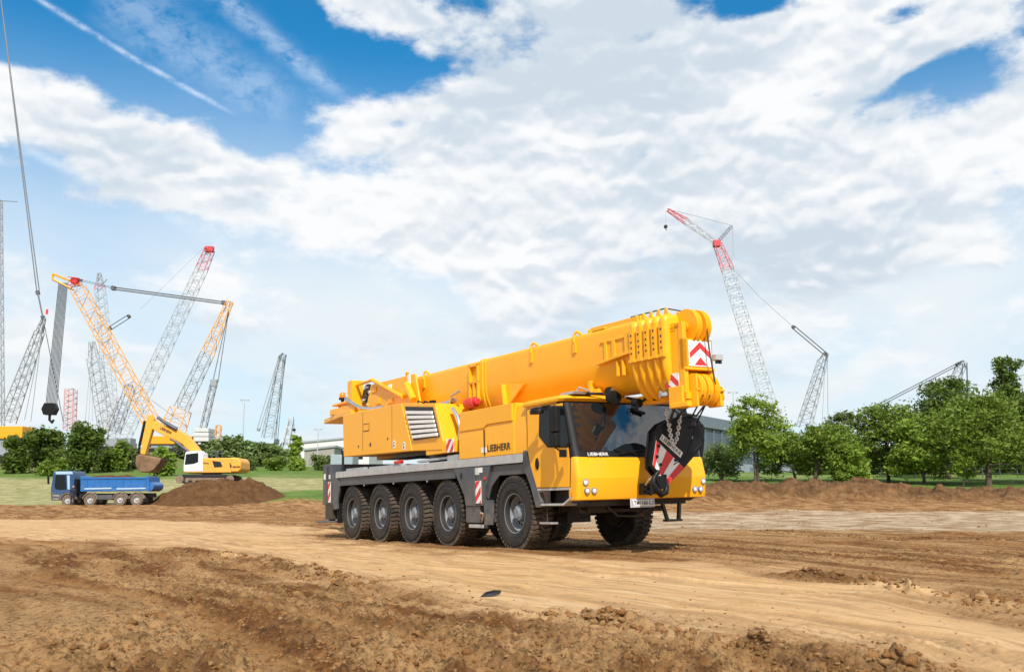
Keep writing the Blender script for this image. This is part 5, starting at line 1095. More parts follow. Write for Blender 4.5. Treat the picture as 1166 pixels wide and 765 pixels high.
def far_crane(label, Y, foot, parts, group='lattice cranes standing behind the site', base=True, name='crawler_crane', cat='crane', house='lat_grey', basew=1.):
    p = at(foot[0], foot[1], Y); z = gz(p.x, p.y); root = empty(name, (p.x, p.y, z), (0, 0, 0), label, cat, group); o = Vector((p.x, p.y, z))
    A = lambda q, dy=0.: at(q[0], q[1], Y + dy) - o
    mpp = Y / FOC
    for pr in parts:
        k = pr[0]; b = MB()
        if k == 'lat':
            _, nm, q0, q1, w0, w1, bays, mt = pr; lattice(b, A(q0), A(q1), w0 * mpp, w1 * mpp, bays, max(.10, (.55 if 'yellow' in mt else .38) * mpp), max(.045, (.24 if 'yellow' in mt else .17) * mpp)); b.build(nm, M[mt], root, smooth=0)
        elif k == 'rope':
            _, nm, pts, r_, mt = pr
            for i_ in range(len(pts) - 1): b.cyl(A(pts[i_]), A(pts[i_ + 1]), r_ * mpp, 5)
            b.build(nm, M[mt], root, smooth=60)
        elif k == 'pair':
            _, nm, q0, q1, sep, r_, mt = pr
            for s_ in (-1, 1):
                a_, c_ = A(q0), A(q1); d_ = (c_ - a_).normalized().cross(Vector((0, 1, 0))) * sep * mpp * s_ / 2; dy = Vector((0, sep * mpp * s_, 0)); b.cyl(a_ + d_ + dy, c_ + d_ + dy, r_ * mpp, 5)
            for t_ in (.01, .99): c_ = A(q0).lerp(A(q1), t_); b.obox(c_, ((A(q1) - A(q0)).normalized() * .35), (0, sep * mpp * .8, 0), ((A(q1) - A(q0)).normalized().cross(Vector((0, 1, 0))) * sep * mpp * .65))
            b.build(nm, M[mt], root, smooth=0)
        elif k == 'box':
            _, nm, q0, q1, dp, mt = pr; a_, c_ = A(q0), A(q1); b.box(min(a_.x, c_.x), max(a_.x, c_.x), -dp / 2, dp / 2, min(a_.z, c_.z), max(a_.z, c_.z)); b.build(nm, M[mt], root, bevel=.08)
        elif k == 'hook':
            _, q0, s_ = pr; c_ = A(q0); s_ *= mpp; b.prismY([(c_.x - s_ * .5, c_.z + s_ * .9), (c_.x + s_ * .5, c_.z + s_ * .9), (c_.x + s_ * .75, c_.z + s_ * .3), (c_.x + s_ * .5, c_.z - s_ * .3), (c_.x - s_ * .5, c_.z - s_ * .3), (c_.x - s_ * .75, c_.z + s_ * .3)], -s_ * .4, s_ * .4)
            b.tube([(c_.x, 0, c_.z - s_ * .3), (c_.x, 0, c_.z - s_ * .8), (c_.x + s_ * .3, 0, c_.z - s_ * 1.1), (c_.x + s_ * .45, 0, c_.z - s_ * .8)], s_ * .14, 6); b.build('hook_block', M['hookblack'], root)
    if base:
        k = basew; zt_ = A(foot).z
        b = MB(); b.prismY([(-4 * k, .5), (-3.4 * k, 0), (3.4 * k, 0), (4 * k, .5), (4 * k, .9), (3.4 * k, 1.3), (-3.4 * k, 1.3), (-4 * k, .9)], -3.2 * k, -2.1 * k); b.build('crawler', M['black'], root, bevel=.05)
        b = MB(); b.prismY([(-4 * k, .5), (-3.4 * k, 0), (3.4 * k, 0), (4 * k, .5), (4 * k, .9), (3.4 * k, 1.3), (-3.4 * k, 1.3), (-4 * k, .9)], 2.1 * k, 3.2 * k); b.build('crawler', M['black'], root, bevel=.05)
        zz = max(3.2, min(zt_, 6)); b = MB(); b.box(-3 * k, 4.5 * k, -1.6 * k, 1.6 * k, 1.3, zz); b.build('machine_house', M[house], root, bevel=.1)
        b = MB(); b.box(-4.4 * k, -3.05 * k, -1.5 * k, -.4 * k, 1.5, zz - .2); b.build('operator_cab', M['glass'], root, bevel=.08)
    return root
M['lat_lt'] = mat('lattice_light_grey', (.42, .44, .46), .5, .1, var=.12)
M['lat_red_haze'] = mat('lattice_red_haze', (.60, .30, .28), .6)  # tower red paled to pink, haze painted into the colour
CW = mat('counterweight_white', (.55, .55, .54), .6, var=.06); M['cw'] = CW
far_crane('yellow lattice boom crane with red boom head and hanging black hook, behind the excavator', 190, (192, 506),
    [('lat', 'boom', (176, 487), (88, 327), 15, 14, 20, 'lat_yellow'), ('lat', 'boom_head', (79, 321), (92, 321), 10, 7, 3, 'red'), ('box', 'head_block', (82, 317), (89, 323), 1.2, 'red'), ('rope', 'head_jib', [(90, 324), (60, 312), (60, 318), (84, 330)], 1.3, 'lat_yellow'),
     ('lat', 'mast', (197, 489), (206, 466), 22, 19, 3, 'lat_yellow'), ('lat', 'mast', (206, 466), (236, 403), 13, 12, 8, 'lat_grey'), ('lat', 'mast', (236, 403), (262, 343), 12, 6, 7, 'lat_yellow'),
     ('pair', 'pendant', (91, 319), (130, 328), 2, .28, 'lat_dark'), ('pair', 'pendant', (128, 328), (256, 345), 3.6, .75, 'lat_dark'),
     ('rope', 'backstay', [(262, 343), (248, 436)], .45, 'lat_dark'), ('rope', 'backstay', [(262, 346), (242, 436)], .45, 'lat_dark'), ('box', 'tackle', (240, 432), (247, 440), .8, 'lat_grey'), ('lat', 'backstay_link', (243, 438), (231, 489), 6, 6, 9, 'lat_grey'),
     ('box', 'counterweight', (224, 488), (241, 492.5), 4., 'cw'), ('box', 'counterweight', (224, 493), (241, 497.5), 4., 'cw'), ('box', 'counterweight', (224, 498), (241, 503), 4., 'cw'), ('box', 'slewing_house', (164, 497), (222, 506), 4., 'lat_yellow'), ('hook', (57, 469), 11)]
    + [('rope', 'hoist_rope', [(67 + k * 1.25, 322), (52 + k * 1.55, 463)], .46, 'lat_dark') for k in range(9)] + [('rope', 'winch_rope', [(172, 455), (214, 486)], .3, 'lat_dark')], basew=1.0)
far_crane('pale grey lattice boom with a long red tip, leaning right behind the yellow mast', 240, (133, 512),
    [('lat', 'boom', (140, 497), (229, 308), 14, 11, 30, 'lat_lt'), ('lat', 'boom_tip', (229, 308), (239, 284), 11, 9, 5, 'lat_red'), ('box', 'boom_head', (234, 281), (243, 287), 1.5, 'lat_red'), ('rope', 'pendant', [(232, 282), (160, 352)], .16, 'lat_grey'), ('pair', 'pendant', (147, 360), (125, 374), 2.4, .5, 'lat_dark')])
far_crane('narrow grey lattice mast with a red ring near its top', 250, (132, 512),
    [('lat', 'mast', (121, 400), (114, 330), 11, 9, 14, 'lat_lt'), ('lat', 'red_ring', (114, 330), (113.6, 325), 9, 8, 1, 'lat_red'), ('lat', 'mast_top', (113.6, 325), (113, 311), 7, 3, 4, 'lat_grey'), ('rope', 'strut', [(114, 326), (122, 318)], .7, 'lat_grey'), ('rope', 'pendant', [(113, 312), (106, 385)], .2, 'lat_grey'), ('lat', 'mast_foot', (121, 400), (128, 500), 12, 13, 18, 'lat_lt')])
far_crane('grey lattice boom with a blunt head and hanging ropes, leaning left of the yellow boom', 230, (122, 512),
    [('lat', 'boom', (122, 490), (107, 408), 14, 12, 15, 'lat_grey'), ('lat', 'boom_head', (107, 408), (104.5, 389), 9, 5, 3, 'lat_grey')] + [('rope', 'rope', [(105 + k * .3, 390), (97 + k * 4, 480)], .2, 'lat_grey') for k in range(3)])
far_crane('short grey lattice mast with a white strut, in the gap under the yellow boom', 210, (128, 512),
    [('lat', 'mast', (130, 492), (149, 438), 10, 9, 10, 'lat_grey'), ('rope', 'strut', [(117, 492), (136, 452)], 1.3, 'cw')])
far_crane('grey lattice mast with two very long ropes running up out of the picture at left', 170, (4, 498),
    [('lat', 'mast', (8, 480), (45, 378), 14, 8, 16, 'lat_grey'), ('lat', 'mast_head', (45, 378), (50, 362), 6, 3, 3, 'lat_grey'), ('pair', 'tackle', (49, 362), (43, 333), 2.6, .7, 'lat_dark'),
     ('rope', 'long_rope', [(42, 333), (-4, -40)], .62, 'lat_dark'), ('rope', 'long_rope', [(45, 333), (1, 0), (-1, -60)], .62, 'lat_dark'), ('rope', 'rope', [(50, 370), (28, 478)], .4, 'lat_grey'), ('rope', 'rope', [(49, 370), (35, 480)], .4, 'lat_grey'), ('rope', 'rope', [(51, 372), (72, 480)], .45, 'lat_dark'),
     ('box', 'engine_cover', (-6, 486), (31, 500), 4., 'lat_yellow'), ('rope', 'cross_rope', [(-12, 228), (20, 230)], .35, 'lat_dark'), ('box', 'signal_flag', (52.5, 352), (54.5, 358), .2, 'red')])
far_crane('tall lattice column cut by the left edge of the picture', 190, (0, 500), [('lat', 'column', (0, 492), (-1, 228), 7, 5, 40, 'lat_grey')], basew=.8)
far_crane('grey lattice mast with slanting pendants standing alone left of the small white crane', 215, (306, 512),
    [('lat', 'mast', (305, 499), (321, 408), 12, 7, 14, 'lat_grey'), ('lat', 'mast_head', (321, 408), (324, 403), 7, 4, 1, 'lat_dark'), ('pair', 'pendant', (319, 406), (294, 490), 2, .4, 'lat_grey'), ('pair', 'pendant', (323, 410), (315, 502), 1.4, .35, 'lat_dark'), ('box', 'tackle', (312.5, 500), (317.5, 506), .8, 'lat_dark')], house='cw')
far_crane('small white crane with a short raised jib and a dark hook', 200, (322, 518),
    [('lat', 'jib', (324, 514), (332, 476), 7, 5, 7, 'cw'), ('rope', 'rope', [(334, 474), (335, 488)], .25, 'lat_dark'), ('hook', (335, 490), 2.4), ('pair', 'brace', (308, 518), (322, 505), 2, .6, 'lat_dark')], house='cw', basew=.7)
far_crane('tall grey lattice crane with red jib tip and long backstay above the right trees', 210, (896, 520),
    [('lat', 'boom', (885, 492), (829, 308), 15, 12, 34, 'lat_lt'), ('lat', 'boom_tip', (829, 308), (817, 278), 12, 8, 6, 'lat_red'), ('box', 'boom_head', (812, 274), (820, 281), 1.6, 'lat_red'), ('lat', 'jib', (815, 276), (781, 252), 4, 6, 6, 'lat_lt'), ('lat', 'jib_tip', (781, 252), (760, 239), 6, 3, 5, 'lat_red'), ('lat', 'strut', (816, 277), (833, 258), 3, 3, 4, 'lat_dark'), ('rope', 'pendant', [(760, 238), (800, 248), (834, 257)], .3, 'lat_grey'), ('rope', 'pendant', [(834, 257), (835, 290), (829, 310)], .25, 'lat_grey'),
     ('rope', 'backstay', [(829, 300), (865, 338), (903, 372)], .28, 'lat_grey'), ('rope', 'hoist_rope', [(758, 240), (758, 256)], .2, 'lat_grey'), ('hook', (758, 259), 3.)])
far_crane('dark grey derrick mast with vertical ropes and a slanting pendant, right of the tall crane', 190, (912, 515),
    [('lat', 'mast', (915, 487), (937, 410), 14, 9, 12, 'lat_grey'), ('lat', 'mast_head', (937, 410), (941, 402), 7, 4, 1, 'lat_dark'), ('pair', 'pendant', (940, 403), (903, 372), 2.2, .6, 'lat_dark'), ('rope', 'rope', [(942, 404), (943, 486)], .35, 'lat_grey'), ('rope', 'rope', [(940, 404), (936, 484)], .25, 'lat_grey'), ('rope', 'rope', [(938, 408), (910, 487)], .4, 'lat_dark')])
far_crane('low lattice mast head with two long ropes slanting down to the left over the trees', 160, (1062, 520),
    [('lat', 'mast', (1066, 480), (1094, 418), 9, 8, 9, 'lat_grey'), ('lat', 'mast_head', (1094, 418), (1098, 412), 8, 5, 1, 'lat_dark'), ('pair', 'pendant', (1092, 414), (975, 475), 3.0, .55, 'lat_dark'), ('rope', 'hanging_rod', [(1101, 414), (1102, 452)], .8, 'lat_dark'), ('rope', 'hanging_rod', [(1096, 414), (1095, 446)], .6, 'lat_dark')])
far_crane('short red lattice tower, its colour paled to pink for haze, above the tallest dark bush', 210, (80, 508), [('lat', 'tower', (79, 490), (81, 443), 10, 10, 14, 'lat_red_haze')], base=False, name='lattice_tower', cat='tower')
far_crane('small pale orange lattice tower behind the excavator', 220, (248, 512), [('lat', 'tower', (247, 508), (249, 484), 7, 5, 6, 'lat_yellow')], base=False, name='lattice_tower', cat='tower')
for px, tp, Y, lab in ((275, 455, 200, 'slim floodlight mast standing above the pale olive trees on the left'), (838, 446, 170, 'slim floodlight mast just right of the crane boom head'), (361, 488, 220, 'low slim light mast near the grey container')):
    p = at(px, 530, Y); z = gz(p.x, p.y); h = at(px, tp, Y).z - z; r = empty('light_mast', (p.x, p.y, z), (0, 0, 0), lab, 'light mast', 'floodlight masts')
    b = MB(); b.cyl((0, 0, 0), (0, 0, h), .16, 8, .07); b.build('pole', M['lat_lt'], r)
    b = MB(); b.box(-.8, .8, -.06, .06, h - .1, h + .02); b.build('crossarm', M['lat_lt'], r)
    for s_ in (-.7, .7): b = MB(); b.box(s_ - .22, s_ + .22, -.2, .2, h - .22, h - .06); b.build('floodlight', M['lat_grey'], r, bevel=.02)

# ================================================================== BUILDINGS
HALLW = mat('hall_cladding', (.13, .165, .195), .5, .1, var=.06, scale=.3); HALLD = mat('hall_ribs', (.07, .095, .12), .5, var=.06); HALLL = mat('hall_plinth', (.27, .30, .35), .7, var=.08)
def hall():
    a, c = at(772, 535, 124), at(910, 535, 168); z0 = 2.0; d = (c - a); L_ = math.hypot(d.x, d.y); ang = math.atan2(d.y, d.x); za = at(772, 466, 124).z
    r = empty('industrial_hall', (a.x, a.y, z0), (0, 0, ang), 'long grey blue industrial hall with a flat roof behind the first trees', 'hall'); H_ = za - z0 - .2
    b = MB(); b.box(0, L_, .3, 40, 0, H_ - 1.6); b.build('wall', HALLD, r)
    b = MB(); b.box(-.4, L_ + .4, -.1, 40.4, H_ - 1.6, H_); b.build('roof', HALLW, r, bevel=.05)
    for i in range(int(L_ / 3.2)): b = MB(); b.box(i * 3.2 + .4, i * 3.2 + .7, .12, .3, 4.1, H_ - 1.6); b.build('rib', HALLW, r)
    b = MB(); b.box(-.02, L_, .2, 40, 0, 4.0); b.build('plinth', HALLL, r)
    for i in range(4): b = MB(); b.box(8 + i * 10, 12 + i * 10, .1, .2, .1, 3.6); g_ = b.build('gate', HALLW, r, bevel=.02)
hall()
def building(label, Y, px0, px1, top, top2, dep, m_, band=None):
    a, c = at(px0, 530, Y), at(px1, 530, Y); z = gz(a.x, a.y) - .3; h1, h2 = at(px0, top, Y).z - z, at(px1, top2, Y).z - z; L_ = c.x - a.x
    r = empty('warehouse', (a.x, a.y, z), (0, 0, 0), label, 'building'); b = MB(); b.prismY([(0, 0), (L_, 0), (L_, h2), (0, h1)], 0, dep); b.build('wall', m_, r)
    b = MB(); b.prismY([(-.4, h1), (L_ + .4, h2), (L_ + .4, h2 + .5), (-.4, h1 + .5)], -.4, dep + .4); b.build('roof', M['lat_grey'], r)
    n = max(1, int(L_ / 6))
    for i in range(n): b = MB(); b.box(L_ * (i + .25) / n, L_ * (i + .7) / n, -.06, .0, h1 * .45, h1 * .62); w = b.build('window', M['glass'], r)
building('long white warehouse with a gently sloping roof behind the field, left of the crane', 280, 326, 420, 506, 497, 30, mat('warehouse_white', (.62, .62, .61), .7, var=.05))
building('low grey shed with a dark roof in front of the white warehouse', 240, 346, 380, 513, 509, 12, mat('shed_grey', (.30, .28, .26), .8, var=.1))
p = at(384, 531, 150); r = empty('container', (p.x, p.y, gz(p.x, p.y)), (0, 0, 0), 'pale blue grey container at the field edge left of the engine house', 'container'); CBL = mat('container_blue_grey', (.30, .36, .40), .5, var=.1)
b = MB(); b.box(-1.1, 2.4, 0, 6, .1, 3.0); b.build('body', CBL, r, bevel=.05)
for i in range(9): b = MB(); b.box(-1.0 + i * .38, -.85 + i * .38, -.05, 0, .3, 2.8); b.build('rib', CBL, r)

# ================================================================== SOIL MOUND, EXCAVATOR, TIPPER TRUCK, PERSON
mc = at(246, 577, 84.5); mx0, my0 = mc.x, 85.2
def mound_h(x, y):
    u = (x - mx0) / 5.8; v = (y - my0) / 8.4; d = np.sqrt(u * u + v * v); d = d * (1 + .10 * vnoise(x * .35, y * .35, 91)); top = 2.25 - .35 * sstep(.1, -.8, u) + .35 * sstep(.35, .75, u) * sstep(1.0, .7, u)
    h = top * sstep(1.02, .38, d) ** .9; h = h + sstep(1.05, .7, d) * (.24 * fbm(x, y, .9, 5, 92, .62)) * (.4 + .6 * sstep(.25, .5, d)); return h - .12
gx, gy = np.meshgrid(np.linspace(mx0 - 7.2, mx0 + 7.2, 190), np.linspace(my0 - 9.2, my0 + 9.2, 230)); fx, fy = gx.ravel(), gy.ravel()
bz_ = base_z(fx, fy)[0]; base_min = .30; hm = np.maximum(base_min, bz_ * 0 + .30) + mound_h(fx, fy); hm = np.where(mound_h(fx, fy) > .0, np.maximum(hm, bz_ + mound_h(fx, fy) * .6), bz_ - .4)
V = np.stack([fx - mx0, fy - my0, hm], 1); I = np.arange(229)[:, None] * 190 + np.arange(189)[None]; Fm = np.stack([I, I + 1, I + 191, I + 190], -1).reshape(-1, 4)
md = np_mesh('soil_mound', V, Fm, M['soil_dark'], smooth=True); md.location = (mx0, my0, 0); tag(md, 'large mound of dark brown soil under the excavator and right of the blue tipper truck', 'soil mound')

EX, EYD = M['exc_yellow'], 87.0
ep = at(238, 545, EYD); ez = max(.30, 0) + 2.2
ez = at(238, 547.5, EYD).z
exc = empty('excavator', (ep.x, EYD, ez), (0, 0, 0), 'yellow tracked excavator with white cab working on top of the soil mound', 'excavator')
E0 = Vector((ep.x, EYD, ez))
def e2(px, py): v = at(px, py, EYD - 1.3) - E0; return (v.x, v.z)
def ex(poly, y0, y1, nm, m_=EX, par=exc, bevel=.04): b = MB(); b.prismY([e2(*p) for p in poly], y0, y1); return b.build(nm, m_, par, bevel=bevel)
for yy in (-1.6, .9):
    b = MB(); tr_ = [e2(*p) for p in ((203, 545), (205, 541.5), (210, 540), (258, 540), (264, 541.5), (266.5, 545), (263, 549), (257, 550.5), (211, 550.5), (206, 549))]; b.prismY(tr_, yy, yy + .7); tk = b.build('track', M['black'], exc, bevel=.05)
    b = MB(); c0, c1 = e2(206, 545.5), e2(263, 545.5)
    for k in range(8): cx_ = c0[0] + (c1[0] - c0[0]) * k / 7; b.cyl((cx_, yy - .04, c0[1] - .12 + (.12 if k in (0, 7) else 0)), (cx_, yy + .04, c0[1] - .12 + (.12 if k in (0, 7) else 0)), .36 if k in (0, 7) else .17, 14)
    b.box(c0[0] + .5, c1[0] - .5, yy - .03, yy + .03, c0[1] - .1, c0[1] + .12); b.build('track_rollers', mat('dusty_steel', (.22, .15, .10), .8, var=.3), tk)
b = MB(); c = e2(236, 540); b.cyl((c[0], 0, c[1] - .5), (c[0], 0, c[1] + .15), .9, 24); b.build('slew_ring', M['black'], exc)
ex([(231, 521.5), (271, 521), (274, 525), (274.5, 534), (272, 538), (210, 538.5), (210, 536), (231, 535)], -1.4, 1.5, 'engine_house', bevel=.08)
ex([(263, 520.5), (272, 521.5), (275, 525.5), (275, 534.5), (271.5, 537.5), (263, 537.5)], -1.5, 1.6, 'counterweight', bevel=.14)
cb_ = ex([(209.5, 537), (209.5, 530), (211.5, 515.5), (213, 514), (229, 513), (231, 517), (231.5, 536.8)], -1.45, -.3, 'cab', M['white'], bevel=.06)
ex([(211, 529), (212.5, 517), (226.5, 515.5), (226.5, 526), (221, 528)], -1.47, -1.44, 'window', M['glass'], cb_, .0)
ex([(233, 515), (236, 516), (236.5, 521.5), (233, 521.5)], -1.2, -1.1, 'mirror', M['grey_l'], exc, .02)
ex([(242, 524.5), (251.5, 525.5), (254, 531.5), (244.5, 532)], -1.43, -1.39, 'side_grille', M['black'])
ex([(262, 526), (265, 531), (263, 532)], -1.53, -1.49, 'side_mark', M['black'], exc, 0)
q = e2(266.5, 532.5); text('LIEBHERR', .16, M['text_black'], exc, (q[0] - .1, -1.52, q[1]), (1, 0, 0), (0, 0, 1), width=.75, bold=.03)
q = e2(231.8, 528.2); text('950', .14, M['text_black'], exc, (q[0], -1.42, q[1]), (1, 0, 0), (0, 0, 1), width=.5, bold=.03)
b = MB()
for x0 in (240.5, 247): a_, c_ = e2(x0, 521), e2(x0 + 5, 513.5); b.tube([(a_[0], -1.0, a_[1]), (a_[0], -1.0, c_[1]), (c_[0], -1.0, c_[1]), (c_[0], -1.0, a_[1])], .05, 6)
b.build('hand_rail', M['grey'], exc)
boomp = [(225, 514), (216, 502), (207, 493), (196, 487), (182, 483), (171, 478), (168, 483), (168, 487), (180, 494), (196, 500), (204, 505), (211, 514)]
bm_ = ex(boomp, -.45, .35, 'boom', EX, exc, .06)
q0, q1 = e2(178, 487.5), e2(191, 494); dvec = Vector((q1[0] - q0[0], 0, q1[1] - q0[1])); text('LIEBHERR', .26, M['text_black'], bm_, (q0[0], -.46, q0[1]), dvec, (-dvec.z, 0, dvec.x), width=dvec.length, bold=.03)
b = MB()
for (p0_, p1_, r_) in (((212, 514), (196, 502), .14), ((196, 502), (190, 499), .08), ((184, 480), (176, 474), .14), ((198, 488), (184, 480), .17)): a_, c_ = e2(*p0_), e2(*p1_); b.cyl((a_[0], -.55, a_[1]), (c_[0], -.55, c_[1]), r_, 10)
b.build('hydraulic_cylinder', M['grey'], bm_, smooth=50)
st = ex([(163, 472), (168, 471), (170.5, 476), (169.5, 486), (160.5, 517), (155, 516), (160, 488)], -.40, .25, 'stick', EX, exc, .05)
b = MB(); a_, c_ = e2(160, 478), e2(154, 507); b.cyl((a_[0] - .05, -.1, a_[1]), (c_[0] - .1, -.1, c_[1]), .13, 10); a_, c_ = e2(154, 507), e2(151, 520); b.cyl((a_[0] - .1, -.1, a_[1]), (c_[0], -.1, c_[1]), .09, 8); b.build('bucket_cylinder', M['plastic'], st, smooth=50)
ex([(156, 515), (149, 519), (147.5, 526), (149, 531), (152, 529), (153, 522), (158, 518)], -.3, .2, 'linkage', M['black'], exc, .03)
bk_ = MB(); bp_ = [e2(*p) for p in ((153, 519), (156, 516.5), (168, 519), (182, 522), (180, 527), (173, 535), (168, 537.5), (158, 537.5), (153.5, 533), (152, 526))]; bk_.prismY(bp_, -1.0, 1.0)
bucket = bk_.build('bucket', mat('muddy_bucket', (.20, .115, .06), .9, var=.35, scale=1.5, bump=.6, bscale=6), exc, bevel=.12)
b = MB(); k0, k1 = e2(182, 522), e2(186, 522.5)
for yy in np.linspace(-.9, .9, 5): b.obox(((k0[0] + k1[0]) / 2, yy, k0[1] - .02), (.18, 0, -.01), (0, .07, 0), (0, 0, .05))
b.build('bucket_tooth', M['black'], bucket)

TY = 80.0; tp0 = at(115, 575.6, TY); tz = gz(tp0.x, TY) + .02; tz = tp0.z
trk = empty('tipper_truck', (tp0.x, TY, tz), (0, 0, 0), 'blue four axle tipper truck being loaded at the left edge of the mound', 'truck'); T0 = Vector((tp0.x, TY, tz))
def t2(px, py): v = at(px, py, TY) - T0; return (v.x, v.z)
def tx(poly, y0, y1, nm, m_, par=trk, bevel=.03): b = MB(); b.prismY([t2(*p) for p in poly], y0, y1); return b.build(nm, m_, par, bevel=bevel)
BL = M['blue']
tc_ = tx([(57.8, 569.5), (57.6, 556), (60.2, 541), (62, 537), (65, 536), (82.5, 536), (84, 539), (84, 562), (80, 562.5), (78, 561), (72, 562), (69.5, 569.5)], 0, 2.4, 'cab', M['blue_dark'], bevel=.08)
tx([(63.5, 540.6), (74.6, 540.6), (75.6, 557), (68, 557.5), (63, 556.5), (62.2, 553)], -.02, .01, 'window', M['glass'], tc_, 0)
tx([(58.0, 555.5), (60.6, 541.5), (61.2, 541.5), (59, 555.5)], .15, 2.2, 'windscreen', M['glass'], tc_, 0)
tx([(76.5, 541), (79.5, 541), (79.5, 557), (77.2, 557)], -.025, .0, 'side_stripe', mat('pale_blue', (.35, .5, .68), .4, var=.05), tc_, 0)
tx([(63.5, 536.6), (82.5, 536.6), (83, 539.6), (63.5, 539.8)], -.03, .0, 'roof_edge', mat('pale_blue_trim', (.35, .5, .68), .4, var=.05), tc_, 0)
tx([(58, 561), (69, 562), (69, 569), (58.5, 569)], -.03, .0, 'lower_panel', M['grey'], tc_, .01)
tx([(60.5, 563.5), (68, 563.6), (68, 564.6), (60.5, 564.5)], -.06, -.02, 'step', M['grey_l'], tc_, 0); tx([(60.5, 567.2), (67, 567.4), (67, 568.2), (60.5, 568)], -.06, -.02, 'step', M['grey_l'], tc_, 0)
tx([(55.8, 541), (57.3, 541), (57.6, 551), (56, 551)], -.35, -.15, 'mirror', M['plastic'], tc_, .03); tx([(57.4, 563), (58.2, 563), (58.6, 567), (57.5, 567)], .1, .5, 'headlamp', M['lens'], tc_, .01)
tx([(84, 545), (86, 545), (86, 562), (84, 562)], .2, 2.2, 'exhaust_stack', M['plastic'])
tx([(70, 562), (170, 561), (170, 566), (70, 567)], .75, 1.65, 'frame', M['black'])
bed = tx([(91.5, 541.5), (93, 541.5), (94, 544.2), (168, 543.6), (169, 558.6), (93, 559.4), (91.5, 559)], 0, 2.45, 'tipper_body', BL, bevel=.03)
for i in range(9): x = 98 + i * 8.2; tx([(x, 546), (x + 1.6, 546), (x + 1.6, 554.6), (x, 554.6)], -.05, .0, 'bed_rib', BL, bed, .01)
tx([(93, 543.4), (168.5, 543.0), (168.5, 545), (93, 545.4)], -.07, .02, 'top_rail', BL, bed, .01)
for a0_, a1_ in ((96.5, 127), (133, 166)): tx([(a0_, 555.6), (a1_, 555), (a1_, 556.4), (a0_, 557)], -.06, .0, 'light_stripe', mat('pale_blue_stripe', (.45, .60, .75), .4, var=.05), bed, 0)
tx([(166.5, 542), (169.5, 542), (170, 559), (167, 559.3)], -.04, 2.5, 'tailgate_post', BL, bed, .02)
b = MB(); c = t2(169.5, 553.5); b.cyl((c[0], .1, c[1]), (c[0], 2.35, c[1]), .38, 20); b.build('tailgate', BL, bed, smooth=40)
tx([(105, 563.5), (127, 563), (127, 569), (105, 569)], .1, .7, 'fuel_tank', M['grey'], trk, .08)
def twheel(px, py, r_px, nm='wheel', hub=M['grey_l']):
    for yy in (.0, 2.05):
        c = t2(px, py); r_ = r_px * TY / FOC; b = MB(); w_ = .35; b.latheY([(r_ * .5, 0), (r_ * .6, -.0), (r_ * .93, 0), (r_, .05), (r_, w_ - .05), (r_ * .93, w_), (r_ * .5, w_), (r_ * .5, 0)], (c[0], yy, c[1]), 28, caps=False); w = b.build('wheel', DTY, trk, smooth=40)
        b = MB(); b.latheY([(r_ * .52, .02), (r_ * .46, .10), (r_ * .25, .12), (r_ * .22, .02), (.01, .0)], (c[0], yy, c[1]), 24, caps=False) if yy == 0 else b.cyl((c[0], yy + .1, c[1]), (c[0], yy + .12, c[1]), r_ * .5, 20); b.build('rim', hub, w, smooth=40)
DTY = mat('dusty_tyre', (.15, .115, .085), .9, var=.25)
twheel(76.7, 569.4, 6.8); twheel(102.2, 569.0, 7.0); twheel(136.4, 568.6, 7.1); twheel(155.3, 568.6, 7.1)
for px, py in ((76.7, 569.4), (102.2, 569), (136.4, 568.6), (155.3, 568.6)):
    b = MB(); c = t2(px, py); R_ = 8.4 * TY / FOC
    for k in range(10): a0_, a1_ = math.radians(8 + 16.4 * k), math.radians(8 + 16.4 * (k + 1)); b.prismY([(c[0] + R_ * math.cos(a0_), c[1] + R_ * math.sin(a0_)), (c[0] + R_ * math.cos(a1_), c[1] + R_ * math.sin(a1_)), (c[0] + (R_ - .05) * math.cos(a1_), c[1] + (R_ - .05) * math.sin(a1_)), (c[0] + (R_ - .05) * math.cos(a0_), c[1] + (R_ - .05) * math.sin(a0_))], -.04, .5)
    b.build('mudguard', mat('dusty_mudguard', (.24, .20, .16), .8), trk)
# heap in the tipper body
b_ = t2(95, 543.6); e_ = t2(166, 543.6); gx, gy = np.meshgrid(np.linspace(b_[0], e_[0], 70), np.linspace(.08, 2.37, 26)); fx, fy = gx.ravel(), gy.ravel(); u = (fx - b_[0]) / (e_[0] - b_[0]); v = (fy - .08) / 2.29
hh = .30 * np.sin(PI * v) ** .6 * (np.exp(-((u - .30) / .26) ** 2) + .5 * np.exp(-((u - .62) / .2) ** 2)) * (1 + .6 * fbm(fx, fy, 1.5, 4, 95)) ; V = np.stack([fx, fy, b_[1] - .05 + np.maximum(hh, 0)], 1)
I = np.arange(25)[:, None] * 70 + np.arange(69)[None]; ld = np_mesh('soil_load', V, np.stack([I, I + 1, I + 71, I + 70], -1).reshape(-1, 4), M['soil_dark'], smooth=True); ld.location = T0; tag(ld, 'heap of brown soil lying in the blue tipper body', 'soil load')

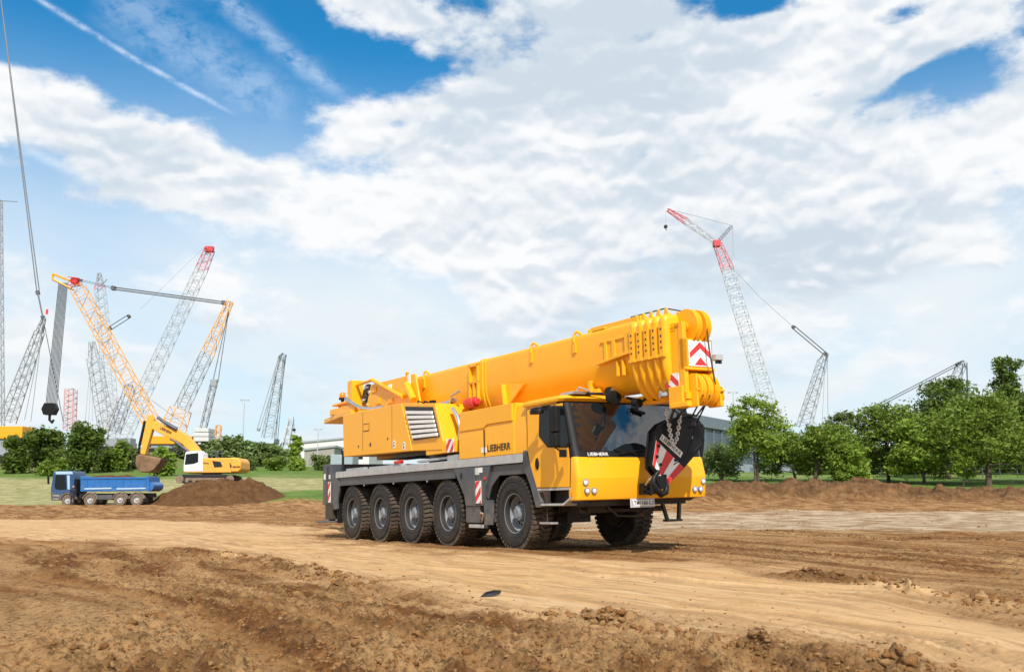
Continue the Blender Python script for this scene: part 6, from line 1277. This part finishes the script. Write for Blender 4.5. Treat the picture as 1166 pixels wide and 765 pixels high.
def person(name, loc, h, rot, label, joints, mats):
    root = empty(name, loc, (0, 0, rot), label, 'person'); me = bpy.data.meshes.new('body')
    vs = [Vector(j[0]) * h for j in joints]; es = [(j[2], i) for i, j in enumerate(joints) if j[2] is not None]
    me.from_pydata(vs, es, []); o = bpy.data.objects.new('body', me); C.objects.link(o); o.parent = root
    sk = o.modifiers.new('skin', 'SKIN'); sk.use_smooth_shade = True
    for i, j in enumerate(joints): me.skin_vertices[0].data[i].radius = (j[1] * h, j[1] * h * .8)
    me.skin_vertices[0].data[0].use_root = True
    ss_ = o.modifiers.new('sub', 'SUBSURF'); ss_.levels = ss_.render_levels = 1; me.materials.append(mats[0])
    b = MB(); b.loft([[(r_ * h * math.cos(t * PI / 8) * .85, r_ * h * math.sin(t * PI / 8) - .005 * h, z_ * h) for t in range(16)] for r_, z_ in ((.01, .868), (.035, .873), (.047, .90), (.052, .93), (.05, .965), (.035, .99), (.008, 1.0))]); b.box(-.006 * h, .006 * h, -.062 * h, -.048 * h, .925 * h, .94 * h); b.build('head', M['skin'], root, smooth=60)
    b = MB(); b.loft([[(r_ * h * math.cos(t * PI / 8) * .9, r_ * h * math.sin(t * PI / 8) + .004 * h, z_ * h) for t in range(16)] for r_, z_ in ((.054, .945), (.056, .965), (.042, .998), (.01, 1.01))]); b.build('hair', M['plastic'], root, smooth=60)
    return root
J = [((0, 0, .53), .085, None), ((0, .005, .66), .078, 0), ((0, 0, .78), .088, 1), ((0, 0, .835), .045, 2), ((0, -.005, .89), .036, 3), ((.10, 0, .80), .045, 2), ((.125, .01, .64), .034, 5), ((.12, -.03, .50), .024, 6), ((.12, -.04, .455), .022, 7),
     ((-.10, 0, .80), .045, 2), ((-.125, .01, .64), .034, 9), ((-.12, -.03, .50), .024, 10), ((-.12, -.04, .455), .022, 11), ((.055, 0, .47), .062, 0), ((.06, -.005, .27), .042, 13), ((.062, .01, .05), .028, 14), ((.065, -.07, .018), .024, 15), ((-.055, 0, .47), .062, 0), ((-.06, -.005, .27), .042, 17), ((-.062, .01, .05), .028, 18), ((-.065, -.07, .018), .024, 19)]
pp = at(82, 577, 78.6); person('person', (pp.x, 78.6, pp.z), 1.78, .3, 'person in dark work clothes standing beside the cab of the blue truck', J, [M['cloth']])

# wire fence behind the trees
f0, f1 = at(985, 545, 101), at(1200, 552, 97); root = empty('wire_fence', (f0.x, f0.y, gz(f0.x, f0.y)), (0, 0, 0), 'thin dark wire fence on grass posts behind the row of trees', 'fence'); o = Vector((f0.x, f0.y, gz(f0.x, f0.y)))
tops = []
for i in range(12):
    q = f0.lerp(f1, i / 11); zq = gz(q.x, q.y); a = Vector((q.x, q.y, zq)) - o; b = MB(); b.cyl(a - Vector((0, 0, .2)), a + Vector((0, 0, 1.5)), .045, 6); b.build('post', M['lat_dark'], root); tops.append(a)
for hz_ in (.5, .95, 1.4): b = MB(); b.tube([t + Vector((0, 0, hz_)) for t in tops], .02, 4); b.build('wire', M['lat_dark'], root)
# dark scrap of rubber lying on the track
p = flat(557, 679, 0); zz = gzf(p.x, p.y); b = MB(); b.loft([[(x, y, z) for x, y, z in ((-.10, -.03, .0), (.02, -.05, .01), (.12, -.01, .03), (.06, .05, .04), (-.05, .04, .02))], [(x, y, z + .02) for x, y, z in ((-.08, -.02, .0), (.02, -.04, .02), (.14, 0, .05), (.05, .04, .05), (-.04, .03, .03))]])
o = b.build('rubber_scrap', M['plastic'], None, loc=(p.x, p.y, zz)); tag(o, 'small curled black scrap lying on the pale track in front of the crane', 'scrap')
